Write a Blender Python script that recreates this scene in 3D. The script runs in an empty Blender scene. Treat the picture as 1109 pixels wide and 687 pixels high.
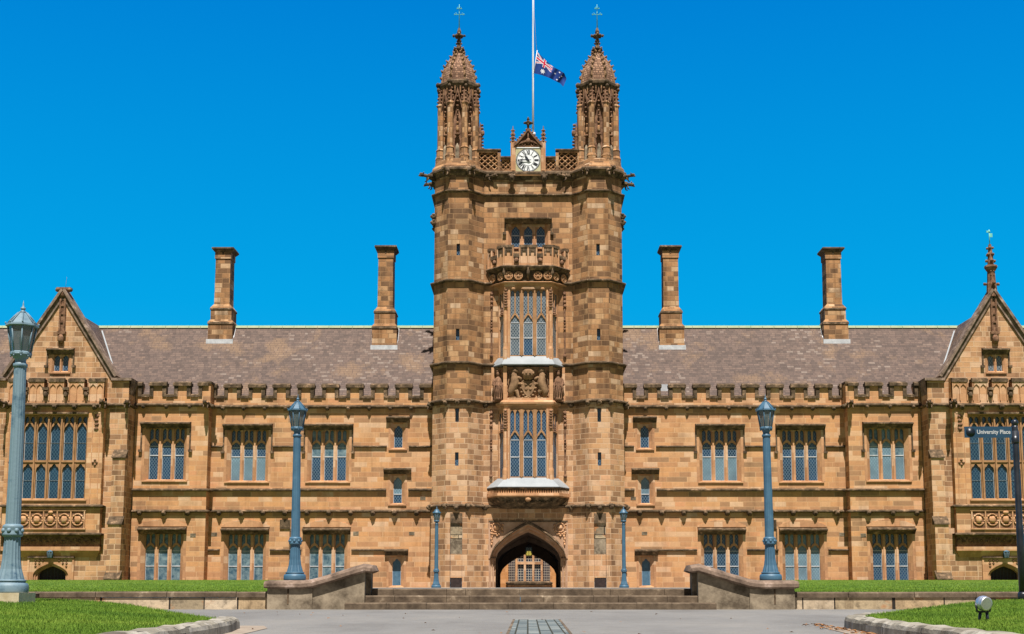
import bpy, bmesh, math, random
from math import sin, cos, tan, atan, pi, radians, sqrt, exp, floor
from mathutils import Vector, noise
random.seed(7)
R = radians
# ------------------------------------------------------------------ camera, sky, sun
F = 1350.0; TH = R(7.0); CX = 572.0; HY = 636.0; CY = HY - F*tan(TH)
W0, H0 = 1109.0, 687.0
scene = bpy.context.scene
col = scene.collection
cam_d = bpy.data.cameras.new('camera'); cam = bpy.data.objects.new('camera', cam_d); col.objects.link(cam)
cam.location = (0, 0, 0); cam.rotation_euler = (pi/2+TH, 0, 0)
cam_d.sensor_width = 36.0; cam_d.lens = F/W0*36.0
cam_d.shift_x = (W0/2-CX)/W0; cam_d.shift_y = (CY-H0/2)/W0
cam_d.clip_start = 0.1; cam_d.clip_end = 3000
scene.camera = cam
SUN_EL, SUN_AZ = R(63.0), R(2.0)
world = bpy.data.worlds.new("World"); scene.world = world; world.use_nodes = True
wn = world.node_tree.nodes; wl = world.node_tree.links
bg = wn['Background']; bg.inputs['Strength'].default_value = 0.10
sky = wn.new('ShaderNodeTexSky'); sky.sky_type = 'NISHITA'; sky.sun_disc = False
sky.sun_elevation = SUN_EL; sky.sun_rotation = pi - SUN_AZ
sky.air_density = 1.0; sky.dust_density = 0.2; sky.ozone_density = 3.0; sky.altitude = 50
# deep polarised blue in the half of the sky away from the sun, sun-side sky dimmed and greyed to deepen and warm facade shadows
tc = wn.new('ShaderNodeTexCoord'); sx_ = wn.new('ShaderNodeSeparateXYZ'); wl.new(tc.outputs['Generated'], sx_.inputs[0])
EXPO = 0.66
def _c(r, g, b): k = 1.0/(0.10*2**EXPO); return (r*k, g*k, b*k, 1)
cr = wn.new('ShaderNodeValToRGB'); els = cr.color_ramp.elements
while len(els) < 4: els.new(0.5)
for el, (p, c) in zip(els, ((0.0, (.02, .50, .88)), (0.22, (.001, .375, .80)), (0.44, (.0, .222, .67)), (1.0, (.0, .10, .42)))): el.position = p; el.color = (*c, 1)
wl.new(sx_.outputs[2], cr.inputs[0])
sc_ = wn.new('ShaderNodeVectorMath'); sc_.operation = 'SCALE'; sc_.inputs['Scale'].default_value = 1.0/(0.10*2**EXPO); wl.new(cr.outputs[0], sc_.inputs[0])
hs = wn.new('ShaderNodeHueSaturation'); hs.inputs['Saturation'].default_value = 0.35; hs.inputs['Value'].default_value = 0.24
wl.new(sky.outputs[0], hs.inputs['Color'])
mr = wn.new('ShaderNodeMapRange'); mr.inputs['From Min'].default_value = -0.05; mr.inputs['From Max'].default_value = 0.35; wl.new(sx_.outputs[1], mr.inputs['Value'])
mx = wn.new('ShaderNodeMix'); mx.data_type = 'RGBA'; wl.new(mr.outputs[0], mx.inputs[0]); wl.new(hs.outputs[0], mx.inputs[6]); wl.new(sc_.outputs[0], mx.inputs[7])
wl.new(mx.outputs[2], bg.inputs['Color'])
sun_d = bpy.data.lights.new('sun', 'SUN'); sun_d.energy = 5.0; sun_d.angle = R(0.5); sun_d.color = (1.0, 0.945, 0.885)
sun = bpy.data.objects.new('sun', sun_d); col.objects.link(sun)
sdir = Vector((sin(SUN_AZ)*cos(SUN_EL), -cos(SUN_AZ)*cos(SUN_EL), sin(SUN_EL)))
sun.rotation_euler = sdir.to_track_quat('Z', 'Y').to_euler()
scene.view_settings.view_transform = 'Standard'; scene.view_settings.look = 'None'
scene.view_settings.exposure = EXPO; scene.view_settings.gamma = 1.0
scene.view_settings.use_curve_mapping = False

# ------------------------------------------------------------------ measuring helpers (survey of the real place)
def Zp(py, Y): return Y*tan(TH+atan((CY-py)/F))
def Xp(px, py, Y): return (px-CX)*(Y*cos(TH)+Zp(py, Y)*sin(TH))/F

# ------------------------------------------------------------------ materials
def new_mat(name):
    m = bpy.data.materials.new(name); m.use_nodes = True
    nt = m.node_tree; b = nt.nodes['Principled BSDF']
    return m, nt, b
def nd(nt, typ, **kw):
    n = nt.nodes.new(typ)
    for k, v in kw.items():
        if k.startswith('i_'):
            key = k[2:]; key = int(key) if key.isdigit() else key.replace('_', ' ')
            n.inputs[key].default_value = v
        else: setattr(n, k, v)
    return n
def math_n(nt, op, a, b=None, c=None):
    n = nt.nodes.new('ShaderNodeMath'); n.operation = op
    for i, v in enumerate((a, b, c)):
        if v is None: continue
        if isinstance(v, (int, float)): n.inputs[i].default_value = v
        else: nt.links.new(v, n.inputs[i])
    return n.outputs[0]
def ramp(nt, fac, stops, interp='LINEAR'):
    r = nt.nodes.new('ShaderNodeValToRGB'); r.color_ramp.interpolation = interp
    e = r.color_ramp.elements
    while len(e) < len(stops): e.new(0.5)
    for el, (p, c) in zip(e, stops):
        el.position = p; el.color = (c[0], c[1], c[2], 1)
    if fac is not None: nt.links.new(fac, r.inputs[0])
    return r.outputs[0]
def mixc(nt, mode, fac, a, b):
    n = nt.nodes.new('ShaderNodeMix'); n.data_type = 'RGBA'; n.blend_type = mode
    for inp, v in ((n.inputs[0], fac), (n.inputs[6], a), (n.inputs[7], b)):
        if isinstance(v, (int, float)): inp.default_value = v
        elif isinstance(v, tuple): inp.default_value = (v[0], v[1], v[2], 1)
        else: nt.links.new(v, inp)
    return n.outputs[2]
def noise_n(nt, scale, detail=4, vec=None, rough=0.6):
    n = nd(nt, 'ShaderNodeTexNoise'); n.inputs['Scale'].default_value = scale
    n.inputs['Detail'].default_value = detail; n.inputs['Roughness'].default_value = rough
    if vec is None:
        g = nd(nt, 'ShaderNodeNewGeometry'); vec = g.outputs['Position']
    nt.links.new(vec, n.inputs['Vector'])
    return n.outputs[0]
def bump_n(nt, b, h, strength=0.4, dist=0.02):
    n = nd(nt, 'ShaderNodeBump'); n.inputs['Strength'].default_value = strength; n.inputs['Distance'].default_value = dist
    nt.links.new(h, n.inputs['Height']); nt.links.new(n.outputs[0], b.inputs['Normal'])

def masonry(name, stops, mortar, row, width, msize=0.025, grime=0.35, bstr=0.5, patch=None, rough=0.9, streak=0.25, msmooth=0.3):
    m, nt, b = new_mat(name)
    uv = nd(nt, 'ShaderNodeUVMap').outputs[0]
    sp = nd(nt, 'ShaderNodeSeparateXYZ'); nt.links.new(uv, sp.inputs[0])
    rw = math_n(nt, 'FLOOR', math_n(nt, 'DIVIDE', sp.outputs[1], row))
    wnz = nd(nt, 'ShaderNodeTexWhiteNoise', noise_dimensions='1D'); nt.links.new(rw, wnz.inputs['W'])
    r1 = wnz.outputs['Value']
    u = math_n(nt, 'MULTIPLY_ADD', r1, 7.31, sp.outputs[0])
    # uneven block lengths: warp u with a low-frequency wave per row
    w = math_n(nt, 'SINE', math_n(nt, 'MULTIPLY', math_n(nt, 'MULTIPLY_ADD', r1, 40.0, u), 1.9/width))
    u = math_n(nt, 'MULTIPLY_ADD', w, width*0.26, u)
    cb = nd(nt, 'ShaderNodeCombineXYZ'); nt.links.new(u, cb.inputs[0]); nt.links.new(sp.outputs[1], cb.inputs[1])
    br = nd(nt, 'ShaderNodeTexBrick', offset=0.0, squash=1.0)
    br.inputs['Color1'].default_value = (0, 0, 0, 1); br.inputs['Color2'].default_value = (1, 1, 1, 1); br.inputs['Mortar'].default_value = (.5, .5, .5, 1)
    br.inputs['Scale'].default_value = 1.0; br.inputs['Mortar Size'].default_value = msize; br.inputs['Mortar Smooth'].default_value = msmooth
    br.inputs['Brick Width'].default_value = width; br.inputs['Row Height'].default_value = row
    nt.links.new(cb.outputs[0], br.inputs['Vector'])
    g = nd(nt, 'ShaderNodeNewGeometry').outputs['Position']
    big = noise_n(nt, 0.16, 3, g)
    f = math_n(nt, 'ADD', br.outputs['Color'], math_n(nt, 'MULTIPLY', math_n(nt, 'SUBTRACT', big, 0.5), 0.75))
    c = ramp(nt, f, stops)
    fine = noise_n(nt, 5.0, 6, g, 0.7)
    c = mixc(nt, 'MULTIPLY', 1.0, c, ramp(nt, fine, [(0.2, (1-grime,)*3), (0.5, (0.95,)*3), (0.8, (1.12, 1.1, 1.06))]))
    if streak:      # vertical rain streaks
        mp = nd(nt, 'ShaderNodeMapping'); mp.inputs['Scale'].default_value = (1.4, 1.4, 0.13); nt.links.new(g, mp.inputs[0])
        st = noise_n(nt, 1.0, 5, mp.outputs[0], 0.65)
        c = mixc(nt, 'MULTIPLY', 1.0, c, ramp(nt, st, [(0.36, (1-streak, 1-streak*1.05, 1-streak*1.1)), (0.5, (1, 1, 1)), (0.75, (1.06, 1.06, 1.05))]))
    if patch:
        pn = noise_n(nt, patch[1], 5, g, 0.65)
        c = mixc(nt, 'MIX', ramp(nt, pn, [(patch[2], (0, 0, 0)), (patch[2]+0.09, (patch[3],)*3)]), c, patch[0])
    c = mixc(nt, 'MIX', br.outputs['Fac'], c, mortar)
    nt.links.new(c, b.inputs['Base Color']); b.inputs['Roughness'].default_value = rough; b.inputs['Specular IOR Level'].default_value = 0.2
    h = math_n(nt, 'SUBTRACT', math_n(nt, 'MULTIPLY', fine, 0.8), br.outputs['Fac'])
    h = math_n(nt, 'MULTIPLY_ADD', br.outputs['Color'], 0.35, h)
    bump_n(nt, b, h, bstr, 0.03)
    return m
def plain(name, c1, c2, scale=2.0, rough=0.8, spec=0.3, bstr=0.2, c3=None, p=(0.35, 0.65), metal=0.0, bscale=None):
    m, nt, b = new_mat(name)
    g = nd(nt, 'ShaderNodeNewGeometry').outputs['Position']
    n = noise_n(nt, scale, 7, g, 0.68)
    stops = [(p[0], c1), (p[1], c2)]
    if c3: stops.append((min(0.98, p[1]+0.12), c3))
    nt.links.new(ramp(nt, n, stops), b.inputs['Base Color'])
    b.inputs['Roughness'].default_value = rough; b.inputs['Specular IOR Level'].default_value = spec; b.inputs['Metallic'].default_value = metal
    if bstr: bump_n(nt, b, noise_n(nt, bscale or scale*3, 6, g, 0.7), bstr, 0.02)
    return m

M = {}
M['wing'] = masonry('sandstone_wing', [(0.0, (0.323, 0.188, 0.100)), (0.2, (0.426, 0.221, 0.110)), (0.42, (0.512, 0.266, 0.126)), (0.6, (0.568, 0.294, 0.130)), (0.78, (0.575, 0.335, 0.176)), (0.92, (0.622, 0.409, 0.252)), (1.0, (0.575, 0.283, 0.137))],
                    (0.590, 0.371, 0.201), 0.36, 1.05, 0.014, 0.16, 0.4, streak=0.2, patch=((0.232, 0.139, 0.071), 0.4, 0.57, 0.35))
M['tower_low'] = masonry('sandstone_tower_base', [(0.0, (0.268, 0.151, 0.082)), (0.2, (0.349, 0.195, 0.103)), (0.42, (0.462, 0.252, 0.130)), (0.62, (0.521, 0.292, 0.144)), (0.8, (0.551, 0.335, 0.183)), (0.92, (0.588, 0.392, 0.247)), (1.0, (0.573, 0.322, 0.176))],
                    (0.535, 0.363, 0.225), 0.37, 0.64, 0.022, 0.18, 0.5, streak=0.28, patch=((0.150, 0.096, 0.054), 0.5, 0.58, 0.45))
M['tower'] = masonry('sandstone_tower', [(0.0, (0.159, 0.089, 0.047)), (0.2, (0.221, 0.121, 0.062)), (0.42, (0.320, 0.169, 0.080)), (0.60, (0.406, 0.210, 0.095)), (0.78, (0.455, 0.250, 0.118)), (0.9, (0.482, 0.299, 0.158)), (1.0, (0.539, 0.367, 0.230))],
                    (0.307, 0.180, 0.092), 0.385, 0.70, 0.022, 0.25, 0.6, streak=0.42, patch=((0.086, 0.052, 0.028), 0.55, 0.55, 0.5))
M['trim'] = masonry('sandstone_dressed', [(0.0, (0.425, 0.223, 0.115)), (0.35, (0.500, 0.268, 0.135)), (0.7, (0.563, 0.313, 0.159)), (1.0, (0.610, 0.400, 0.251))], (0.462, 0.263, 0.145), 0.52, 0.9, 0.012, 0.25, 0.4, streak=0.25)
M['relief'] = plain('sandstone_relief', (.15, .090, .050), (.33, .200, .108), 2.5, 0.95, 0.15, 0.6, (.42, .27, .15))
M['trim_dull'] = plain('sandstone_tracery', (0.257, 0.140, 0.065), (0.399, 0.219, 0.106), 1.5, 0.9, 0.15, 0.3)
M['trim_pale'] = plain('sandstone_dressed_pale', (0.364, 0.215, 0.128), (0.485, 0.318, 0.217), 1.6, 0.9, 0.15, 0.3)
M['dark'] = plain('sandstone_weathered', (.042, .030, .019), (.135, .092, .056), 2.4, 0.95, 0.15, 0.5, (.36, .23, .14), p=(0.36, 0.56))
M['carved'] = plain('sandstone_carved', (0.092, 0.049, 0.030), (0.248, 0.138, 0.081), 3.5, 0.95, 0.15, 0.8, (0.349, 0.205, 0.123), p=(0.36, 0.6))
M['dome'] = masonry('sandstone_dome', [(0.0, (0.204, 0.115, 0.072)), (0.5, (0.360, 0.207, 0.127)), (1.0, (0.504, 0.310, 0.204))], (0.120, 0.069, 0.046), 0.18, 0.22, 0.03, 0.3, 0.8, streak=0.45)
M['slate'] = masonry('roof_slate', [(0.0, (0.094, 0.068, 0.057)), (0.35, (0.123, 0.088, 0.072)), (0.7, (0.143, 0.099, 0.080)), (0.94, (0.170, 0.119, 0.093)), (1.0, (0.214, 0.166, 0.138))],
                     (0.089, 0.064, 0.057), 0.20, 0.34, 0.012, 0.3, 0.5, patch=((0.241, 0.153, 0.089), 0.30, 0.54, 0.6), rough=0.7, streak=0.12)
M['white'] = plain('lead_flashing', (0.375, 0.388, 0.400), (0.562, 0.575, 0.587), 2.5, 0.55, 0.4, 0.15)
M['lead'] = plain('lead_sheet', (.235, .26, .275), (.30, .325, .34), 0.9, 0.6, 0.4, 0.1)
M['copper'] = plain('copper_green', (.10, .42, .36), (.22, .58, .50), 6, 0.7, 0.3, 0.1)
M['ridge'] = plain('ridge_tile', (.26, .32, .19), (.36, .37, .24), 1.2, 0.8, 0.3, 0.2, (.36, .25, .13))
M['paint'] = plain('lamp_paint', (0.038, 0.099, 0.159), (0.057, 0.139, 0.211), 3.0, 0.5, 0.5, 0.15, (0.090, 0.185, 0.258), p=(0.3, 0.62), bscale=14)
M['paint_pale'] = plain('lamp_paint_faded', (0.024, 0.070, 0.126), (0.068, 0.131, 0.181), 3.2, 0.55, 0.45, 0.2, (0.152, 0.230, 0.277), p=(0.315, 0.335), bscale=14)
M['black'] = plain('black_paint', (.010, .012, .016), (.022, .026, .034), 4, 0.35, 0.5, 0.05)
M['wood'] = plain('door_timber', (.018, .011, .010), (.045, .028, .024), 6, 0.7, 0.3, 0.3)
M['door_blue'] = plain('door_blue_paint', (.05, .11, .17), (.085, .17, .24), 4, 0.5, 0.4, 0.1)
M['stepstone'] = plain('step_stone', (.065, .047, .032), (.165, .122, .082), 2.6, 0.95, 0.15, 0.5, (.38, .30, .21), p=(0.34, 0.60), bscale=16)
M['coping'] = plain('coping_stone', (.085, .060, .044), (.25, .178, .132), 2.2, 0.95, 0.15, 0.5, (.46, .35, .29), p=(0.36, 0.58), bscale=14)
M['cheek'] = plain('cheek_stone', (.095, .073, .05), (.31, .25, .175), 1.7, 0.95, 0.15, 0.5, (.38, .31, .22), p=(0.38, 0.60), bscale=12)
M['block'] = masonry('retaining_stone', [(0.0, (.18, .14, .095)), (0.3, (.31, .245, .16)), (0.5, (.42, .33, .21)), (0.7, (.46, .33, .19)), (1.0, (.55, .45, .33))],
                     (.03, .024, .02), 0.6, 1.1, 0.022, 0.85, 1.0, patch=((.40, .165, .06), 1.3, 0.55, 0.8), streak=0.45)
M['kerb'] = masonry('kerb_stone', [(0.0, (0.208, 0.186, 0.140)), (0.5, (0.320, 0.284, 0.218)), (1.0, (0.416, 0.379, 0.312))], (0.080, 0.071, 0.055), 0.5, 1.15, 0.012, 0.55, 0.9, patch=((0.432, 0.395, 0.328), 2.5, 0.56, 0.7), streak=0.5)
M['metal'] = plain('brushed_metal', (.60, .60, .60), (.75, .75, .75), 4, 0.45, 0.6, 0.02, metal=0.9)
M['plinth'] = plain('plinth_stone', (.42, .34, .21), (.60, .52, .37), 3, 0.9, 0.2, 0.3)
M['clock_white'] = plain('clock_enamel', (.74, .76, .76), (.82, .83, .82), 2, 0.4, 0.5, 0)
M['clock_dark'] = plain('clock_black', (.010, .014, .02), (.02, .024, .03), 3, 0.4, 0.5, 0)
M['clock_gold'] = plain('clock_spandrel', (.36, .33, .17), (.48, .44, .26), 3, 0.5, 0.4, 0)
M['flag_blue'] = plain('flag_blue', (.008, .030, .16), (.012, .045, .21), 2, 0.75, 0.2, 0)
M['flag_red'] = plain('flag_red', (.55, .012, .05), (.62, .02, .07), 2, 0.75, 0.2, 0)
M['flag_white'] = plain('flag_white', (.75, .75, .77), (.8, .8, .82), 2, 0.75, 0.2, 0)
M['pole_white'] = plain('pole_white', (.62, .64, .66), (.72, .74, .75), 2, 0.4, 0.5, 0)
M['sign_blue'] = plain('sign_blue', (.012, .045, .085), (.018, .058, .105), 2, 0.4, 0.5, 0)
M['sign_dark'] = plain('sign_dark', (.006, .012, .022), (.010, .018, .03), 2, 0.4, 0.5, 0)
M['sign_text'] = plain('sign_lettering', (0.437, 0.448, 0.459), (0.459, 0.470, 0.476), 2, 0.5, 0.4, 0)
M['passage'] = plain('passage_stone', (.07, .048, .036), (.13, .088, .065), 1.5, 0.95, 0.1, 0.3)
M['court'] = masonry('courtyard_sandstone', [(0.0, (0.407, 0.181, 0.064)), (0.5, (0.542, 0.254, 0.094)), (1.0, (0.600, 0.309, 0.138))], (0.484, 0.245, 0.108), 0.36, 1.0, 0.02, 0.2, 0.3, streak=0.1)
M['dirt'] = plain('dry_dirt', (.22, .17, .125), (.34, .28, .215), 3, 0.95, 0.1, 0.4)
M['leafbrown'] = plain('dead_leaf', (.16, .07, .025), (.34, .17, .07), 12, 0.9, 0.1, 0)

def lattice(name, dark, line, p=0.13, w=0.22, square=False, var=0.5):
    m, nt, b = new_mat(name)
    uv = nd(nt, 'ShaderNodeUVMap').outputs[0]
    sp = nd(nt, 'ShaderNodeSeparateXYZ'); nt.links.new(uv, sp.inputs[0])
    u, v = sp.outputs[0], sp.outputs[1]
    if square: a, c = u, v
    else:
        vv = math_n(nt, 'MULTIPLY', v, 0.72); a = math_n(nt, 'ADD', u, vv); c = math_n(nt, 'SUBTRACT', u, vv)
    fa = math_n(nt, 'LESS_THAN', math_n(nt, 'FRACT', math_n(nt, 'DIVIDE', a, p)), w)
    fc = math_n(nt, 'LESS_THAN', math_n(nt, 'FRACT', math_n(nt, 'DIVIDE', c, p)), w)
    f = math_n(nt, 'MAXIMUM', fa, fc)
    g = nd(nt, 'ShaderNodeNewGeometry').outputs['Position']
    n = noise_n(nt, 0.9, 3, g)
    d = mixc(nt, 'MULTIPLY', 1.0, dark, ramp(nt, n, [(0.3, (1-var,)*3), (0.7, (1+var,)*3)]))
    nt.links.new(mixc(nt, 'MIX', f, d, line), b.inputs['Base Color'])
    b.inputs['Roughness'].default_value = 0.12; b.inputs['Specular IOR Level'].default_value = 0.8
    nt.links.new(math_n(nt, 'MULTIPLY_ADD', f, 0.4, 0.12), b.inputs['Roughness'])
    bump_n(nt, b, noise_n(nt, 3.0, 3, g), 0.12, 0.05)
    return m
M['glass'] = lattice('leaded_glass', (.009, .038, .088), (.068, .125, .172), p=0.20, w=0.24)  # blue panes and paler leads have reflected sky put into their colour
M['glass_big'] = lattice('hall_glass', (.008, .034, .066), (.032, .09, .13), p=0.22, w=0.16, var=0.35)
M['glass_pale'] = lattice('leaded_glass_dusty', (0.064, 0.090, 0.114), (0.178, 0.207, 0.218), p=0.20, w=0.26)
M['glass_court'] = lattice('court_glass', (.012, .02, .04), (.38, .34, .27), p=0.24, w=0.2, square=True)
M['blind'] = lattice('glass_with_blind', (.16, .25, .30), (.075, .14, .19), p=0.20, w=0.22, var=.3)
M['curtain'] = plain('glass_with_curtain', (.035, .085, .125), (.20, .28, .30), 2.2, 0.3, 0.6, 0, p=(.40, .64))
m, nt, b = new_mat('lantern_glass')
b.inputs['Base Color'].default_value = (.09, .13, .14, 1); b.inputs['Roughness'].default_value = 0.12; b.inputs['Alpha'].default_value = 0.72; b.inputs['Specular IOR Level'].default_value = 0.7
M['lampglass'] = m
m, nt, b = new_mat('lantern_bulb')
b.inputs['Base Color'].default_value = (.9, .8, .3, 1); b.inputs['Emission Color'].default_value = (1, .78, .06, 1); b.inputs['Emission Strength'].default_value = 0.18
M['glow'] = m

# asphalt
m, nt, b = new_mat('asphalt_grey')
g = nd(nt, 'ShaderNodeNewGeometry').outputs['Position']
mp = nd(nt, 'ShaderNodeMapping'); mp.inputs['Scale'].default_value = (1.0, .35, 1.0); nt.links.new(g, mp.inputs[0])
a1 = noise_n(nt, 0.5, 5, mp.outputs[0], 0.6); a2 = noise_n(nt, 60.0, 3, g, 0.7); a3 = noise_n(nt, 3.0, 6, g, 0.7)
c = ramp(nt, a1, [(0.3, (.148, .140, .127)), (0.5, (.188, .180, .164)), (0.72, (.222, .208, .184))])
c = mixc(nt, 'MULTIPLY', 1.0, c, ramp(nt, a2, [(0.3, (.72,)*3), (0.5, (1,)*3), (0.72, (1.28,)*3)]))
c = mixc(nt, 'MULTIPLY', 1.0, c, ramp(nt, a3, [(0.3, (.88, .87, .85)), (0.6, (1.03,)*3)]))
nt.links.new(c, b.inputs['Base Color']); b.inputs['Roughness'].default_value = 0.9; b.inputs['Specular IOR Level'].default_value = 0.25
bump_n(nt, b, a2, 0.35, 0.008); M['asphalt'] = m
# grass soil and blades
def grass_mat(name, k):
    m, nt, b = new_mat(name)
    g = nd(nt, 'ShaderNodeNewGeometry').outputs['Position']
    n1 = noise_n(nt, 0.5, 5, g, 0.65); n2 = noise_n(nt, 14.0, 4, g, 0.7)
    c = ramp(nt, n1, [(0.3, (.055*k, .115*k, .012*k)), (0.5, (.100*k, .175*k, .018*k)), (0.72, (.18*k, .240*k, .035*k))])
    c = mixc(nt, 'MULTIPLY', 1.0, c, ramp(nt, n2, [(0.25, (.55, .6, .5)), (0.55, (1, 1, 1)), (0.8, (1.35, 1.25, 1.3))]))
    nt.links.new(c, b.inputs['Base Color']); b.inputs['Roughness'].default_value = 0.75; b.inputs['Specular IOR Level'].default_value = 0.2
    bump_n(nt, b, n2, 0.8, 0.03); return m
M['grass'] = grass_mat('grass_blades', 1.4); M['turf'] = grass_mat('turf', 0.95)
M['pavers'] = masonry('blue_pavers', [(0.0, (0.081, 0.101, 0.103)), (0.5, (0.140, 0.163, 0.159)), (1.0, (0.216, 0.233, 0.215))], (0.041, 0.040, 0.026), 0.142, 0.42, 0.011, 0.35, 0.6, streak=0)

# ------------------------------------------------------------------ mesh builder
class MB:
    def __init__(s): s.v = []; s.f = []; s.m = []; s.s = []
    def poly(s, pts, m=0, sm=False):
        i = len(s.v); s.v += [tuple(p) for p in pts]; s.f.append(tuple(range(i, i+len(pts)))); s.m.append(m); s.s.append(sm)
    def mesh(s, vs, fs, m=0, sm=False):
        i = len(s.v); s.v += [tuple(p) for p in vs]
        for f in fs: s.f.append(tuple(i+k for k in f)); s.m.append(m); s.s.append(sm)
    def box(s, x0, x1, y0, y1, z0, z1, m=0):
        if x0 > x1: x0, x1 = x1, x0
        v = [(x0,y0,z0),(x1,y0,z0),(x1,y1,z0),(x0,y1,z0),(x0,y0,z1),(x1,y0,z1),(x1,y1,z1),(x0,y1,z1)]
        s.mesh(v, [(0,1,5,4),(1,2,6,5),(2,3,7,6),(3,0,4,7),(4,5,6,7),(3,2,1,0)], m)
    def wedge(s, x0, x1, yf, yb, z0, z1, zf, m=0):     # sloped top: front height zf, back height z1
        v = [(x0,yf,z0),(x1,yf,z0),(x1,yb,z0),(x0,yb,z0),(x0,yf,zf),(x1,yf,zf),(x1,yb,z1),(x0,yb,z1)]
        s.mesh(v, [(0,1,5,4),(1,2,6,5),(2,3,7,6),(3,0,4,7),(4,5,6,7),(3,2,1,0)], m)
    def rings(s, rs, m=0, sm=False, cap=True, closed=True):
        n = len(rs[0]); vs = [p for r in rs for p in r]; fs = []
        for k in range(len(rs)-1):
            for j in range(n if closed else n-1):
                a, c = k*n+j, k*n+(j+1) % n
                fs.append((a, c, c+n, a+n))
        if cap: fs.append(tuple(range(n-1, -1, -1))); fs.append(tuple((len(rs)-1)*n+j for j in range(n)))
        s.mesh(vs, fs, m, sm)
    def lathe(s, prof, c=(0, 0), n=16, m=0, sm=True, a0=0.0, lean=(0, 0)):
        z0 = prof[0][1]
        rs = [[(c[0]+lean[0]*(z-z0)+r*cos(a0+2*pi*j/n), c[1]+r*sin(a0+2*pi*j/n), z) for j in range(n)] for r, z in prof]
        s.rings(rs, m, sm)
    def tube(s, pts, rad, n=8, m=0, sm=True, cap=True):
        P = [Vector(p) for p in pts]; rs = []
        if isinstance(rad, (int, float)): rad = [rad]*len(P)
        for i, p in enumerate(P):
            d = (P[min(i+1, len(P)-1)]-P[max(i-1, 0)]).normalized()
            up = Vector((0, 0, 1)) if abs(d.z) < 0.9 else Vector((1, 0, 0))
            a = d.cross(up).normalized(); b_ = d.cross(a)
            rs.append([tuple(p+a*rad[i]*cos(2*pi*j/n)+b_*rad[i]*sin(2*pi*j/n)) for j in range(n)])
        s.rings(rs, m, sm, cap)
    def blob(s, c, r, m=0, jit=0.0, n=8, k=5, sm=True):
        if isinstance(r, (int, float)): r = (r, r, r)
        rs = []
        for i in range(1, k):
            ph = pi*i/k; ring = []
            for j in range(n):
                a = 2*pi*j/n; q = 1+jit*(random.random()-.5)*2
                ring.append((c[0]+r[0]*sin(ph)*cos(a)*q, c[1]+r[1]*sin(ph)*sin(a)*q, c[2]-r[2]*cos(ph)*q))
            rs.append(ring)
        s.rings(rs, m, sm)
    def sweep(s, path, prof, z=0.0, m=0):
        P = [Vector(p) for p in path]; rs = []
        for i, p in enumerate(P):
            ns = []
            if i > 0: d = (P[i]-P[i-1]).normalized(); ns.append(Vector((d.y, -d.x)))
            if i < len(P)-1: d = (P[i+1]-P[i]).normalized(); ns.append(Vector((d.y, -d.x)))
            mt = ns[0] if len(ns) == 1 else (ns[0]+ns[1])/(1+ns[0].dot(ns[1]))
            rs.append([(p.x+mt.x*o, p.y+mt.y*o, z+dz) for o, dz in prof])
        s.rings(rs, m)
    def band(s, xs, lo, hi, y0, y1, m=0):
        n = len(xs)
        for i in range(n-1):
            a, b_ = xs[i], xs[i+1]
            s.poly([(a,y0,lo[i]),(b_,y0,lo[i+1]),(b_,y0,hi[i+1]),(a,y0,hi[i])], m)
            s.poly([(a,y1,lo[i]),(b_,y1,lo[i+1]),(b_,y0,lo[i+1]),(a,y0,lo[i])], m)
            s.poly([(a,y1,hi[i]),(b_,y1,hi[i+1]),(b_,y0,hi[i+1]),(a,y0,hi[i])], m)
    def wall(s, x0, x1, z0, z1, y, holes=(), m=0, depth=0.0, mh=None, splay=0.0):
        hs_ = [(min(a, b_), max(a, b_), c, d) for a, b_, c, d in holes]
        if x0 > x1: x0, x1 = x1, x0
        xs = sorted({x0, x1} | {h[0] for h in hs_} | {h[1] for h in hs_}); zs = sorted({z0, z1} | {h[2] for h in hs_} | {h[3] for h in hs_})
        xs = [x for x in xs if x0 <= x <= x1]; zs = [z for z in zs if z0 <= z <= z1]
        for i in range(len(xs)-1):
            for j in range(len(zs)-1):
                cx, cz = (xs[i]+xs[i+1])/2, (zs[j]+zs[j+1])/2
                if any(h[0] < cx < h[1] and h[2] < cz < h[3] for h in hs_): continue
                s.poly([(xs[i],y,zs[j]),(xs[i+1],y,zs[j]),(xs[i+1],y,zs[j+1]),(xs[i],y,zs[j+1])], m)
        if depth:
            mm = m if mh is None else mh
            for a, b_, c, d in hs_:
                A = [(a,y,c),(b_,y,c),(b_,y,d),(a,y,d)]
                B = [(a+splay,y+depth,c),(b_-splay,y+depth,c),(b_-splay,y+depth,d-splay*.5),(a+splay,y+depth,d-splay*.5)]
                for i in range(4): s.poly([A[i], A[(i+1) % 4], B[(i+1) % 4], B[i]], mm)
    def data(s, name, mats, off=(0, 0, 0), merge=True):
        me = bpy.data.meshes.new(name)
        me.from_pydata([(x-off[0], y-off[1], z-off[2]) for x, y, z in s.v], [], s.f)
        for k in mats: me.materials.append(M[k])
        me.polygons.foreach_set('material_index', s.m); me.polygons.foreach_set('use_smooth', s.s)
        if merge:
            bm = bmesh.new(); bm.from_mesh(me)
            bmesh.ops.remove_doubles(bm, verts=bm.verts, dist=1e-4)
            bmesh.ops.recalc_face_normals(bm, faces=bm.faces); bm.to_mesh(me); bm.free()
        me.update()
        uvl = me.uv_layers.new(name='UVMap'); Z = Vector((0, 0, 1)); buf = [0.0]*(2*len(me.loops))
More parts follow.
